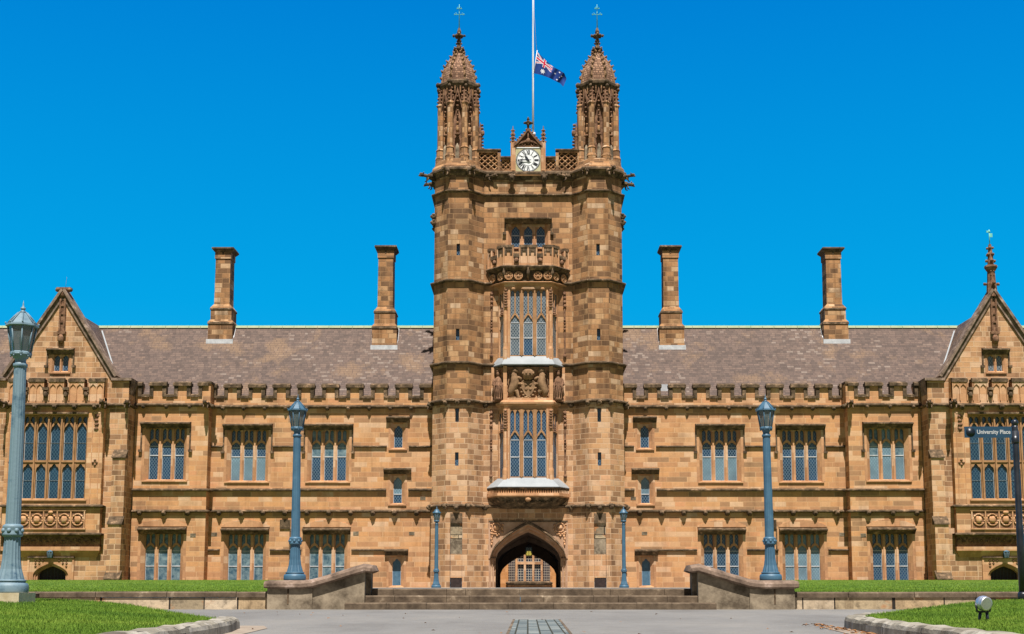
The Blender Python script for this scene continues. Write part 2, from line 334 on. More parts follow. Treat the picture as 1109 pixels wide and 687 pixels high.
        for p in me.polygons:
            n = p.normal
            if abs(n.z) > 0.93 or n.length < 0.5: t, q = Vector((1, 0, 0)), Vector((0, 1, 0))
            else:
                t = Z.cross(n).normalized(); q = n.cross(t)
                if q.z < 0: q = -q
            for li in p.loop_indices:
                w = me.vertices[me.loops[li].vertex_index].co
                buf[2*li] = (w.x+off[0])*t.x+(w.y+off[1])*t.y+(w.z+off[2])*t.z
                buf[2*li+1] = (w.x+off[0])*q.x+(w.y+off[1])*q.y+(w.z+off[2])*q.z
        uvl.data.foreach_set('uv', buf)
        return me
WL = {}
def wloc(o): return WL.get(o.name, Vector((0, 0, 0))) if o else Vector((0, 0, 0))
def put(name, me, parent=None, loc=(0, 0, 0), rz=0.0, scale=None):
    """link an object at world position loc under parent"""
    o = bpy.data.objects.new(name, me); col.objects.link(o)
    pw = wloc(parent); L = Vector(loc)
    o.parent = parent; o.location = L-pw; o.rotation_euler = (0, 0, rz)
    if scale: o.scale = scale
    WL[o.name] = L
    return o
def part(name, mb, mats, parent=None, merge=True, at=None):
    L = Vector(at) if at is not None else wloc(parent)
    me = mb.data(name, mats if isinstance(mats, (list, tuple)) else [mats], L, merge)
    return put(name, me, parent, L)
def tag(o, label=None, cat=None, group=None, kind=None):
    if label: o['label'] = label
    if cat: o['category'] = cat
    if group: o['group'] = group
    if kind: o['kind'] = kind
    return o
def thing(name, loc, label, cat, group=None):
    return tag(put(name, None, None, loc), label, cat, group)
def place(proto, parent, loc, rz=0.0, scale=None):
    """proto = (name, mesh, [(child name, child mesh), ...])"""
    o = put(proto[0], proto[1], parent, loc, rz, scale)
    for cn, cm in proto[2]:
        c = bpy.data.objects.new(cn, cm); col.objects.link(c); c.parent = o
    return o
def setting(name, mb, mats, merge=True): 
    return tag(part(name, mb, mats, None, merge, (0, 0, 0)), kind='structure')

STR = [(-.05, .13), (.03, .13), (.24, .035), (.24, -.03), (.08, -.055), (.0, -.09), (-.05, -.09)]
def sc(prof, k, kz=None): return [(o*(k if o > 0 else 1), z*(kz or k)) for o, z in prof]
def clampf(x, a=0.0, b_=1.0): return max(a, min(b_, x))
def archf(t, p=1.35, q=0.55): return max(0.0, 1-abs(t)**p)**q
def cusp(t, c): return -c*exp(-((abs(t)-.52)/.13)**2)
def lin(a, b_, n): return [a+(b_-a)*i/n for i in range(n+1)]

# ------------------------------------------------------------------ gothic windows
def hood_into(mb, hw, z, proj=.26, drop=0.0, y=0.0, m=0, stop=True, cx=0.0):
    mb.sweep([(cx-hw, y), (cx+hw, y)], [(-.05, .13), (.05, .13), (proj*1.25, .03), (proj*1.25, -.045), (proj*1.0, -.07), (.03, -.34), (-.05, -.34)], z, m)
    if drop:
        for s in (-1, 1):
            mb.box(cx+s*hw-s*.10, cx+s*hw, y-.10, y+.02, z-drop, z-.1, m)
            if stop:
                mb.box(cx+s*(hw-.13), cx+s*(hw+.12), y-.20, y+.02, z-drop-.16, z-drop+.02, m)
def gothic(name, n=3, lw=.65, pitch=.91, H=3.9, zsp=2.55, zap=2.95, recess=.48, splay=.26, small=True, hood=None, glass='glass',
           blind=None, sash=None, frame='trim', tt=.13, tracery='window', sill='sill', surround=.2, bars=(), second=None, thick=.2, headz=.22, mull_extra=.0, apex_p=1.35):
    T = MB(); W = (n-1)*pitch+lw; hw = W/2; y0, y1 = recess-thick, recess
    mw = pitch-lw
    for i in range(n-1):
        x = -hw+lw+i*pitch
        T.box(x, x+mw, y0, y1, 0, H); T.box(x+mw*.3, x+mw*.7, y0-.09-mull_extra, y0+.01, 0, H-.05)
    zs_ = [(0.0, zsp, zap, small, H)] if not second else [(0.0, second[0], second[1], False, second[2]), (second[2]+.14, zsp, zap, small, H)]
    for (zb, sp, ap, sm, top) in zs_:
        for i in range(n):
            c = -hw+lw/2+i*pitch; K = 14
            xs = [c-lw/2+lw*k/K for k in range(K+1)]; ts = [-1+2*k/K for k in range(K+1)]
            lo = [sp+(ap-sp)*archf(t, apex_p)+cusp(t, .07*lw/.65) for t in ts]
            if sm:
                hi = [min(top, sp+(ap-sp)*archf(t, apex_p)+.13+.07*(1-abs(t))) for t in ts]
                T.band(xs, lo, hi, y0+.02, y1)
                T.box(c-.05, c+.05, y0+.01, y1-.003, ap+.1, top-.02)
                q = (lw/2-.05)/2
                for s in (-1, 1):
                    cc = c+s*(.05+q); K2 = 6
                    x2 = [cc-q+2*q*k/K2 for k in range(K2+1)]
                    l2 = [top-headz-.02+headz*.8*archf(-1+2*k/K2)+cusp(-1+2*k/K2, .02) for k in range(K2+1)]
                    T.band(x2, l2, [top]*(K2+1), y0+.02, y1)
            else:
                T.band(xs, lo, [top]*(K+1), y0+.02, y1)
    if second:
        T.box(-hw, hw, y0-.05, y1-.004, second[2], second[2]+.14)
    # splayed reveals
    ow, oh = hw+splay, H+.0
    A = [(-ow, 0, -.02), (ow, 0, -.02), (ow, 0, H+splay*.3), (-ow, 0, H+splay*.3)]
    B = [(-hw, y0, .08), (hw, y0, .08), (hw, y0, H), (-hw, y0, H)]
    for i in range(4): T.poly([A[i], A[(i+1) % 4], B[(i+1) % 4], B[i]])
    for s in (-1, 1):
        T.box(s*hw, s*(hw+.05), y0+.001, y1, 0, H)
        if surround:
            T.box(s*ow, s*(ow+surround), -.014, .02, -.02, H+splay*.3)
    if sill:
        T.sweep([(-ow-.12, .0), (ow+.12, .0)], [(-.4, .05), (.10, -.02), (.10, -.10), (-.05, -.16)], -.02)
    kids = []
    G = MB(); gm = [glass, 'white', 'blind', 'curtain', 'glass_pale', 'glass']
    for i in range(n):
        c = -hw+lw/2+i*pitch; x0, x1 = c-lw/2-.02, c+lw/2+.02; y = recess-.05
        zt = H
        if sash: 
            bl = blind[i] if blind else None
            mb_ = 0 if not bl else bl[0]; mt_ = 0 if not bl else bl[1]
            G.poly([(x0,y,0),(x1,y,0),(x1,y,sash),(x0,y,sash)], mb_)
            G.poly([(x0,y,sash),(x1,y,sash),(x1,y,zt),(x0,y,zt)], mt_)
            G.box(x0, x1, y-.035, y-.005, sash-.03, sash+.035, 1)
            if small: G.box(x0, x1, y-.03, y-.005, zsp-.06, zsp-.015, 1)
        else:
            bl = blind[i] if blind else None
            G.poly([(x0,y,0),(x1,y,0),(x1,y,zt),(x0,y,zt)], bl[0] if bl else 0)
        for zb__ in bars: G.box(x0, x1, y-.03, y-.005, zb__-.018, zb__+.018, 4)
        G.box(x0+.02, x0+.05, y-.02, y-.004, 0.02, zsp, 1); G.box(x1-.05, x1-.02, y-.02, y-.004, 0.02, zsp, 1)
    kids.append(('pane', G.data('pane', gm, merge=False)))
    if hood:
        Hm = MB(); hood_into(Hm, hood[0], H+hood[1], hood[3], hood[2])
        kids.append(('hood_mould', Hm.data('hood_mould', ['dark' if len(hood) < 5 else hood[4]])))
    return (name, T.data(name, [frame]), kids), ow, H

def boss_mesh(s=1.0, seed=1):
    random.seed(seed); b_ = MB()
    b_.blob((0, -.16*s, -.02*s), (.19*s, .20*s, .24*s), jit=.12, n=8, k=6); b_.blob((0, -.33*s, -.02*s), (.10*s, .09*s, .11*s), jit=.1, n=6, k=4)
    for q in (-1, 1): b_.blob((q*.15*s, -.20*s, .10*s), (.09*s, .10*s, .09*s), jit=.1, n=6, k=4)
    b_.box(-.12*s, .12*s, -.12*s, .04, .1*s, .2*s)
    return b_.data('carved_boss', ['dark'])
def gargoyle_mesh(L=1.1, s=1.0, seed=3):
    random.seed(seed); b_ = MB()
    b_.tube([(0,.1,-.08*s),(0,-L*.35,-.02*s),(0,-L*.7,.10*s),(0,-L*.92,.12*s)], [.20*s,.19*s,.13*s,.12*s], 8)
    b_.blob((0,-L*.98,.14*s), (.15*s,.20*s,.15*s), jit=.12); b_.blob((0,-L*1.12,.05*s), (.08*s,.12*s,.07*s), jit=.1, n=6, k=4)
    for q in (-1, 1):
        b_.tube([(q*.10*s,-L*.92,.22*s),(q*.15*s,-L*.88,.34*s)], [.05*s,.015*s], 5)
        b_.blob((q*.20*s,-L*.45,.08*s), (.07*s,.24*s,.16*s), jit=.15)
        b_.tube([(q*.16*s,-L*.6,-.05*s),(q*.17*s,-L*.62,-.26*s),(q*.15*s,-L*.74,-.30*s)], [.07*s,.05*s,.045*s], 6)
    return b_.data('gargoyle', ['dark'])
BOSS = [boss_mesh(1.0, k) for k in (1, 2, 3)]; GARG = [gargoyle_mesh(1.15, 1.0, 5), gargoyle_mesh(1.0, .9, 6)]
BOSS_S = [boss_mesh(.72, k) for k in (4, 5)]

def battlement(x0, x1, Y, zb, zc, zt, period, mw, phase, th=.35, ym=-1):
    """crenellated parapet, merlons and dark copings; body in material 0, coping 1"""
    P = MB(); a, b_ = min(x0, x1), max(x0, x1)
    P.box(a, b_, Y, Y+th, zb, zc)
    k0 = int((a-phase)/period)-2; k1 = int((b_-phase)/period)+2
    prev = a; e = .045
    for k in range(k0, k1+1):
        m0 = max(a, phase+k*period-mw/2); m1 = min(b_, phase+k*period+mw/2)
        if m1-m0 < .12: continue
        if m0-prev > .05:   # crenel coping
            P.box(prev+.03 if prev > a+.01 else prev, m0-.03, Y-.13, Y+th+.06, zc-.10, zc+.06, 1); P.wedge(prev+.03, m0-.03, Y-.09, Y+th*.6, zc+.06, zc+.17, zc+.06, 1)
        P.box(m0, m1, Y+.002, Y+th-.002, zc-.004, zt)
        for q in (m0, m1):
            if a+.02 < q < b_-.02: c_ = .115 if q == m0 else -.115; P.box(q+c_-.135, q+c_+.135, Y-.09, Y+th+.05, zc-.06, zt+.0, 1)
        P.box(m0-.08, m1+.08, Y-.19, Y+th+.08, zt-.16, zt+.05, 1); P.wedge(m0-.05, m1+.05, Y-.14, Y+th*.55, zt+.05, zt+.20, zt+.06, 1)
        prev = m1
    if b_-prev > .15: P.box(prev+.09, b_, Y-.10, Y+th+.06, zc-.03, zc+.06, 1)
    return P

def chimney_mesh(cx, yf, zbase, ztop, s):
    C = MB(); H = ztop-zbase
    def oct_ring(hw, d, z, ox=0): return [(cx-hw+ox, yf+.94-d, z), (cx+hw+ox, yf+.94-d, z), (cx+hw+ox, yf+.94+d, z), (cx-hw+ox, yf+.94+d, z)]
    def stage(h0, d0, z0, h1, d1, z1, m=0): C.rings([oct_ring(h0, d0, z0), oct_ring(h1, d1, z1)], m)
    z = lambda t: zbase+H*t
    stage(.94,.94,z(-.02), .94,.94,z(.20)); stage(1.0,1.0,z(.19), .97,.97,z(.212),1); stage(.97,.97,z(.212), .80,.82,z(.24))
    stage(.80,.82,z(.239), .80,.82,z(.345)); stage(.86,.88,z(.345), .84,.86,z(.362),1); stage(.84,.86,z(.362), .60,.68,z(.405))
    stage(.59,.67,z(.404), .57,.65,z(.90)); stage(.63,.71,z(.885), .63,.71,z(.955)); 
    stage(.66,.74,z(.955), .86,.94,z(.985),1); stage(.86,.94,z(.985), .84,.92,z(1.0),1); C.box(cx-.06,cx+.06,yf+.2,yf+.28,z(.93),z(.99),1)
    C.box(cx-.45, cx+.45, yf+.5, yf+1.4, z(1.0), z(1.012), 1)
    return C
# ------------------------------------------------------------------ wing buildings
YW, YB, YH = 90.0, 89.0, 87.5
RZ = Zp(354, 95.0); EZ = Zp(431, 90.6)
def roofz(Y): return EZ+(RZ-EZ)*(Y-90.6)/(95.0-90.6)
def roofY(py):
    a, b_ = 90.6, 95.0
    for _ in range(40):
        c = (a+b_)/2
        if roofz(c) > Zp(py, c): b_ = c
        else: a = c
    return a
zu0, zu1 = Zp(521.5, YW), Zp(464.5, YW); zl0, zl1 = Zp(634, YW), Zp(577, YW)
Hu, Hl = zu1-zu0, zl1-zl0
G_ = dict(n=3, lw=.66, pitch=.925)
UP = dict(apex_p=1.9, H=Hu, zsp=Hu-1.32, zap=Hu-.98, hood=(1.80, .24, 1.9, .34), sash=Hu*.475, **G_)
LO = dict(apex_p=1.9, H=Hl, zsp=Hl-1.28, zap=Hl-.93, hood=(1.72, .20, 0, .34), sash=Hl*.36, sill=None, **G_)
W_up = [gothic('window', **UP)[0], gothic('window', blind=[(2, 0)]*3, **UP)[0], gothic('window', blind=[(0, 3)]*3, **UP)[0], gothic('window', blind=[(2, 3), (2, 2), (2, 3)], **UP)[0]]
W_lo = [gothic('window', **LO)[0], gothic('window', blind=[(3, 3)]*3, **LO)[0], gothic('window', blind=[(2, 2)]*3, **LO)[0]]
OWu = 1.255+.26
SM = dict(n=1, lw=.62, pitch=1, recess=.36, splay=.24, small=False, surround=.15)
sm1z0, sm1z1 = Zp(486, YW), Zp(459, YW); sm2z0, sm2z1 = Zp(546, YW), Zp(515, YW); dz0, dz1 = Zp(635.5, YW), Zp(603, YW)
def smallw(z0, z1, hoodw, hz, drop, **k):
    H = z1-z0
    return gothic('window', H=H, zsp=H-.52, zap=H-.12, hood=(hoodw, hz, drop, .3), **SM, **k)[0]
S1 = smallw(sm1z0, sm1z1, .86, .42, 0); S2 = smallw(sm2z0, sm2z1, 1.0, .42, 0, sash=(sm2z1-sm2z0)*.35, blind=[(0, 2)])
S3 = gothic('door', H=dz1-dz0, zsp=dz1-dz0-.55, zap=dz1-dz0-.15, hood=(.84, .42, 0, .3), n=1, lw=.62, pitch=1, recess=.4, splay=.24, small=False, surround=.15, sill=None, glass='door_blue')[0]

def wing(s, loc, label, var, cols=(179, 268, 355.5, 431)):
    """s=-1 west wing, +1 east wing. xs are given for the left wing as photo columns and mirrored."""
    root = thing('wing_building', loc, label, 'building')
    A = -s
    def X(px, py, Y): return -Xp(px, py, Y)*s
    xi = 6.75*s; xb = X(224.5, 500, YB); xo = 28.3*s
    zs_main = Zp(441, YW); zbat = zs_main; wins_b = [(179, 'u'), (175.2, 'l')]
    P = MB(); holes = []; holes_b = []
    wx = [(X(cols[1], 495, YW), 'W2'), (X(cols[2], 495, YW), 'W3')]
    for x, _ in wx:
        holes += [(x-OWu, x+OWu, zu0-.02, zu1+.078), (x-OWu, x+OWu, zl0-.02, zl1+.078)]
    xsm = X(cols[3], 480, YW); hwS = .31+.24
    holes += [(xsm-hwS, xsm+hwS, sm1z0-.02, sm1z1+.072), (xsm-hwS, xsm+hwS, sm2z0-.02, sm2z1+.072), (xsm-hwS, xsm+hwS, dz0-.02, dz1+.072)]
    P.wall(xb, xi, -.6, zbat, YW, holes)
    xw1 = X(cols[0], 495, YB)
    holes_b = [(xw1-OWu, xw1+OWu, zu0-.02, zu1+.078), (xw1-OWu, xw1+OWu, zl0-.02, zl1+.078)]
    P.wall(xo, xb, -.6, Zp(439, YB), YB, holes_b)
    P.poly([(xb, YB, -.6), (xb, YW, -.6), (xb, YW, Zp(413, YB)), (xb, YB, Zp(413, YB))])
    P.box(xi, 48*s, 99.6, 99.9, -.6, EZ)                       # rear wall
    P.box(46*s, 48*s, YW+.3, 99.6, -.6, EZ)
    P.wall(38.4*s, 48*s, -.6, EZ, YW+.1)
    # relieving arches and flush dressed stones over ground windows
    wl_ = part('wall', P, ['wing'], root)
    for x, y in [(wx[0][0], YW), (wx[1][0], YW), (xw1, YB)]:
        D = MB()
        zt = zl1+.40; K = 8
        xs = lin(x-1.75, x+1.75, K); D.band(xs, [zt]*(K+1), [zt+.10+.42*(1-((q-x)/1.75)**2) for q in xs], y-.05, y+.02)
        part('relieving_arch', D, ['trim'], wl_)
    # roof
    Rf = MB(); x0, x1 = 6.4*s, 48*s
    Rf.poly([(x0, 90.6, EZ), (x1, 90.6, EZ), (x1, 95, RZ), (x0, 95, RZ)]); Rf.poly([(x0, 95, RZ), (x1, 95, RZ), (x1, 99.4, EZ), (x0, 99.4, EZ)])
    Rf.poly([(x0, 90.6, EZ), (x0, 95, RZ), (x0, 99.4, EZ)]); Rf.poly([(x1, 90.6, EZ), (x1, 95, RZ), (x1, 99.4, EZ)])
    Rf.poly([(x0, YW+.3, EZ-.3), (x1, YW+.3, EZ-.3), (x1, 90.62, EZ), (x0, 90.62, EZ)], 1)
    rf = part('roof', Rf, ['slate', 'white'], root)
    Rg = MB(); n = 46
    for i in range(n):
        a, b_ = x0+(x1-x0)*i/n, x0+(x1-x0)*(i+1)/n-.02*s
        Rg.rings([[(q, 95-.19, RZ-.13), (q, 95-.10, RZ+.05), (q, 95+.10, RZ+.05), (q, 95+.19, RZ-.13)] for q in (a, b_)])
    Rg.box(x0, x1, 94.97, 95.03, RZ+.04, RZ+.10, 1)
    part('ridge', Rg, ['ridge', 'copper'], rf)
    for px, fl, top in ((238, 370, 268), (416, 376.5, 266)):
        yf = roofY(fl); x = X(px, fl, yf); zb = roofz(yf)
        C = chimney_mesh(x, yf, zb-.05, Zp(top, yf+.1), s)
        C.box(x-1.03, x+1.03, yf-.13, yf+.03, zb-.22, zb+.16, 2)
        for q in (-1, 1): C.mesh([(x+q*.96, yf-.05, zb-.1), (x+q*.96, 94.85, roofz(94.85)+.10), (x+q*1.02, 94.85, roofz(94.85)+.05), (x+q*1.02, yf-.05, zb-.1)], [(0, 1, 2, 3)], 2)
        part('chimney', C, ['tower', 'dark', 'white'], rf)
    if s > 0:
        V = MB(); V.box(X(427, 402, 91.5)-.35, X(427, 402, 91.5)+.35, 91.0, 91.1, roofz(91.0)+.0, roofz(91.0)+.5); part('roof_vent', V, ['white'], rf)
    # battlements
    e = 0.002
    m0 = X(358, 425, YW)
    B1 = battlement(xb, xi, YW-.06, zbat+.02, Zp(430.5, YW), Zp(418, YW), 1.785, 1.15, m0)
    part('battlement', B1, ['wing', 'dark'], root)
    B2 = battlement(xo, xb+.12*s, YB-.06, Zp(439, YB)+.02, Zp(429, YB), Zp(416, YB), 1.76, 1.15, X(171.5, 425, YB))
    B2.box(xb-.10*s, xb+.12*s, YB-.059, YW+.1, Zp(439, YB), Zp(416, YB)); B2.box(xb-.16*s, xb+.18*s, YB-.15, YW+.1, Zp(416, YB), Zp(413.5, YB), 1)
    part('battlement', B2, ['wing', 'dark'], root)
    # string courses
    S_ = MB(); pr = sc(STR, 1.25)
    def hline(a, b_, Y, z, prof, sp=False):
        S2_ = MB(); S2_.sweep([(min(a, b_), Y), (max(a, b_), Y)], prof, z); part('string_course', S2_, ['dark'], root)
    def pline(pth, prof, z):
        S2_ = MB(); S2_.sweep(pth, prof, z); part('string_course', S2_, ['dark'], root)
    hline(xb, xi, YW, zs_main, pr)
    if s < 0: path = [(xo, YB), (xb, YB), (xb, YW)]
    else: path = [(xb, YW), (xb, YB), (xo, YB)]
    pline(path, pr, Zp(439, YB))
    zsill = Zp(531, YW); zlow = Zp(554, YW); zmid = Zp(484, YW); zg = Zp(596, YW)
    a1, a2 = xsm+.75*A, xsm-.75*A
    p9 = sc(STR, 1.0)
    hline(xb, xsm+.8*s, YW, zsill, p9); hline(xsm-.8*s, xi, YW, zsill, p9)
    pline(path, p9, Zp(531, YB)); pline(path, p9, Zp(554, YB)); hline(xb, xi, YW, zlow, p9)
    p7 = sc(STR, .7)
    w2, w3 = wx[0][0], wx[1][0]; q = 1.82
    hline(xb, w2+q*s, YW, zmid, p7); hline(w2-q*s, w3+q*s, YW, zmid, p7); hline(w3-q*s, xsm+.8*s, YW, zmid, p7); hline(xsm-.8*s, xi, YW, zmid, p7)
    hline(xb, w2+1.8*s, YW, zg, p7); hline(w2-1.8*s, w3+1.8*s, YW, zg, p7); hline(w3-1.8*s, xsm+.8*s, YW, zg, p7)
    # carved bosses on the strings
    for i in range(11):
        x = X(242+i*26.6*.93, 441, YW)
        if i == 10: continue
        put('carved_boss', BOSS_S[i % 2], root, (X(242+i*22.6, 441, YW), YW-.10, zs_main-.12))
        put('carved_boss', BOSS[i % 3], root, (X(238+i*23.7, 554, YW), YW-.03, zlow-.10))
    for i in range(4):
        put('carved_boss', BOSS_S[i % 2], root, (X(156+i*25, 439, YB), YB-.10, Zp(439, YB)-.12))
        if i < 3: put('carved_boss', BOSS[i % 3], root, (X(152+i*26, 554, YB), YB-.03, Zp(554, YB)-.10))
    put('gargoyle', GARG[1], root, (xb-.1*s*-1, YB+.05, Zp(439, YB)), 0)
    put('gargoyle', GARG[1], root, (xi+.35*s, YW-.02, zs_main), 0)
    # windows
    for (x, k, y) in ((xw1, var[0], YB), (w2, var[1], YW), (w3, var[2], YW)): place(W_up[k], root, (x, y, zu0))
    for (x, k, y) in ((xw1, var[3], YB), (w2, var[4], YW), (w3, var[5], YW)): place(W_lo[k], root, (x, y, zl0))
    place(S1, root, (xsm, YW, sm1z0)); place(S2, root, (xsm, YW, sm2z0)); place(S3, root, (xsm, YW, dz0))
    # vents and wall panels
    for px, py, hw, hh in ((458, 540, .2, .12), (232, 579, .2, .14), (385.5, 578, .2, .14), (446, 578, .2, .12), (209, 580, .2, .14)):
        V = MB(); y = YB if px < 225 else YW; x = X(px, py, y); z = Zp(py, y); V.box(x-hw, x+hw, y-.012, y+.01, z-hh, z+hh)
        for k in range(3): V.box(x-hw+.03, x+hw-.03, y-.03, y-.012, z-hh+.04+k*.08, z-hh+.07+k*.08)
        part('wall_vent', V, ['cheek'], root)
    V = MB(); x = X(309, 568, YW); z = Zp(568, YW); V.box(x-.38, x+.38, YW-.1, YW+.01, z-.33, z+.33); V.box(x-.30, x+.30, YW-.12, YW-.1, z-.25, z+.25)
    V.box(x+.33, x+.41, YW-.075, YW-.004, -.3, z-.33)
    part('wall_box', V, ['dark'], root)
    return root
wing(-1, (-20, YW, 0), 'long sandstone wing with slate roof and two chimneys, left of the clock tower', (0, 1, 2, 1, 1, 1))
wing(1, (20, YW, 0), 'long sandstone wing with slate roof and two chimneys, right of the clock tower', (3, 0, 1, 0, 2, 0), (182.1, 276.7, 364.0, 445.5))

# ------------------------------------------------------------------ gabled halls at the ends
def hall(s, label, pinnacle):
    root = thing('gabled_hall', (33.3*s, YH, 0), label, 'building')
    c = 33.3*s; hw = 4.95; gw = 3.98
    def LX(px, py, Y): return (-Xp(px, py, Y)+0)*s          # measured on the left, mirrored
    zf = Zp(412, YH); zap = Zp(319, YH); zc = Zp(439, YH)
    yb = YH-.5; bw = 3.42
    P = MB()
    # small attic window hole in the gable
    gw0, gw1 = Zp(403, YH), Zp(383, YH)
    P.wall(c-hw, c+hw, -.6, zf, YH, [(c-bw+.1, c+bw-.1, 2.6, zf-1.3), (c-1.28, c+1.28, -.6, Zp(611, YH))])
    K = 12
    for q in (-1, 1):
        o = .62
        xs = [c+q*(o+(gw-o)*k/K) for k in range(K+1)]; zt = [zf+(zap-zf)*(1-abs(x-c)/gw) for x in xs]
        for k in range(K): P.poly([(xs[k], YH, zf), (xs[k+1], YH, zf), (xs[k+1], YH, zt[k+1]), (xs[k], YH, zt[k])])
    zto = zf+(zap-zf)*(1-.62/gw)
    P.poly([(c-.62, YH, zf), (c+.62, YH, zf), (c+.62, YH, gw0), (c-.62, YH, gw0)])
    P.poly([(c-.62, YH, gw1), (c+.62, YH, gw1), (c+.62, YH, zto), (c, YH, zap), (c-.62, YH, zto)])
    for q in (-1, 1): P.poly([(c+q*hw, YH, -.6), (c+q*hw, YH, zf+.1), (c+q*hw, 97, zf+.1), (c+q*hw, 97, -.6)])
    P.wall(c-hw, c+hw, -.6, zf, 97)
    # rounded corner pier and arch surround fill
    wl_ = part('wall', P, ['tower_low'], root)
    # roof
    Rf = MB(); zr = RZ+.06; e_ = 2.95
    for q in (-1, 1): Rf.poly([(c, YH+.2, zr), (c+q*e_, YH+.2, zf+.1), (c+q*e_, 97, zf+.1), (c, 97, zr)])
    Rf.poly([(c-e_, 97, zf), (c+e_, 97, zf), (c, 97, zr)])
    for q in (-1, 1): Rf.poly([(c+q*(e_-.3), YH+.1, zf+.05), (c+q*hw, YH+.1, zf+.05), (c+q*hw, 97, zf+.05), (c+q*(e_-.3), 97, zf+.05)])
    rf = part('roof', Rf, ['slate'], root)
    # valley flashing against the wing roof (both sides)
    V = MB()
    for q in (-1, 1):
        p = []
        for Y in (91.45, 92.2, 93.0, 93.8, 94.7):
            z = roofz(Y); xx = c+q*e_*(zr-z)/(zr-zf-.1); p.append((xx, Y, z))
        for i in range(4):
            a, b_ = p[i], p[i+1]
            V.poly([(a[0]+q*.05, a[1]-.07, a[2]+.04), (b_[0]+q*.05, b_[1]-.07, b_[2]+.04), (b_[0]+q*.14, b_[1]-.04, b_[2]+.06), (a[0]+q*.14, a[1]-.04, a[2]+.06)])
    part('valley_flashing', V, ['lead'], rf)
    # raking copings
    C = MB()
    for q in (-1, 1):
        a = Vector((c, 0, zap+.30)); b_ = Vector((c+q*(gw+.02), 0, zf+.22)); d = (b_-a).normalized(); n_ = Vector((-d.z*q, 0, d.x*q)) if False else Vector((q*abs(d.z), 0, abs(d.x)))
        for (t0, t1, y0, y1) in ((-.34, .0, YH-.12, YH+.75), (-.04, .14, YH-.30, YH+.80)):
            pts = []
            for p_, tt_ in ((a, t0), (b_, t0), (b_, t1), (a, t1)):
                v = p_+n_*tt_; pts.append((v.x, v.z))
            C.mesh([(x, y0, z) for x, z in pts]+[(x, y1, z) for x, z in pts], [(0,1,2,3),(4,5,6,7),(0,1,5,4),(1,2,6,5),(2,3,7,6),(3,0,4,7)])
        # kneeler return
        xk0, xk1 = c+q*(gw-.25), c+q*(hw+.22)
        C.box(xk0, xk1, YH-.26, YH+.8, zf-.05, zf+.14); C.box(c+q*(hw-.02), c+q*(hw+.20), YH-.25, YH+3.0, zf-.04, zf+.13)
        C.mesh([(xk1, YH-.25, zf-.06), (xk1, YH+1.2, zf-.06), (c+q*(hw+.02), YH+1.2, zf-1.0), (c+q*(hw+.02), YH-.01, zf-1.0)], [(0,1,2,3)])
    part('coping', C, ['coping'], root)
    # gable shaft, corbel head
    G = MB(); z0, z1 = Zp(374, YH), Zp(324, YH)
    for q in (-1, 1): G.box(c+q*.10, c+q*.22, YH-.16, YH+.02, Zp(360, YH), z1)
    G.box(c-.24, c+.24, YH-.06, YH+.02, Zp(360, YH), z1); G.box(c-.30, c+.30, YH-.24, YH+.02, Zp(362.5, YH), Zp(359.5, YH))
    for k in range(3): G.box(c-.16, c+.16, YH-.13, YH, Zp(350-9*k, YH), Zp(348.5-9*k, YH))
    G.blob((c, YH-.16, Zp(368, YH)), (.24, .22, .38), jit=.1)
    part('gable_shaft', G, ['carved'], root)
    # finial
    Fm = MB()
    if pinnacle:
        yy = YH+.1
        z_ = lambda p: Zp(p, yy)
        Fm.lathe([(.38, z_(322)), (.34, z_(308)), (.30, z_(306)), (.26, z_(293))], (c, yy), 8, 0, False, pi/8)
        Fm.lathe([(.30, z_(294)), (.46, z_(290)), (.44, z_(288)), (.22, z_(287)), (.2, z_(281)), (.16, z_(274)), (.10, z_(265)), (.02, z_(264.5))], (c, yy), 8, 0, False, pi/8)
        for k in range(3):
            for a in range(4): Fm.blob((c+(.27-.05*k)*cos(a*pi/2+k*.6), yy+(.27-.05*k)*sin(a*pi/2+k*.6), z_(283-7*k)), .13-.01*k, jit=.2, n=6, k=4)
        for a in range(4): Fm.blob((c+.46*cos(a*pi/2), yy+.46*sin(a*pi/2), z_(308)), .14, jit=.2, n=6, k=4)
        for k in range(3):
            for q in (-1, 1): Fm.box(c+q*.05, c+q*.15, yy-.29, yy-.2, z_(303-4*k), z_(301-4*k))
        part('pinnacle', Fm, ['carved'], root)
        V = MB(); V.tube([(c, yy, z_(265)), (c, yy, z_(249))], .03, 6); V.blob((c, yy, z_(251)), .08)
        V.box(c-.02, c+.22, yy-.02, yy+.02, z_(257), z_(253)); V.box(c-.2, c+.02, yy-.02, yy+.02, z_(252), z_(250))
        part('weather_vane', V, ['copper'], root)
    else:
        yy = YH+.1
        for q in (-1, 0, 1): Fm.blob((c+q*.42, yy-.1, zap+.34), (.20, .2, .17), jit=.25, n=7, k=5)
        Fm.box(c-.5, c+.5, yy-.22, yy+.25, zap+.34, zap+.50); Fm.blob((c, yy-.2, zap-.02), (.26, .16, .3), jit=.2)
        Fm.tube([(c+.05, yy, zap+.4), (c+.12, yy, zap+1.3)], .008, 4)
        part('finial_stump', Fm, ['carved'], root)
    # attic window
    H = gw1-gw0
    aw = gothic('window', n=2, lw=.42, pitch=.60, H=H, zsp=H-.3, zap=H-.1, recess=.3, splay=.11, small=False, hood=(.98, .26, 1.15, .24), surround=.14, glass='glass' if s < 0 else 'glass_pale')[0]
    place(aw, root, (c, YH, gw0))
    # oriel bay with the great window
    bz0, bz1 = Zp(549, yb), Zp(439, yb)
    wz0, wz1 = Zp(541, yb), Zp(450, yb)
    Hh = wz1-wz0; zt_ = Zp(499.5, yb)-wz0
    B = MB(); wlx = .68; pt = .925; W = 4*pt+wlx; hwW = W/2+.12
    B.wall(c-bw, c+bw, Zp(578, yb), bz1, yb, [(c-hwW, c+hwW, wz0-.02, wz1+.036)])
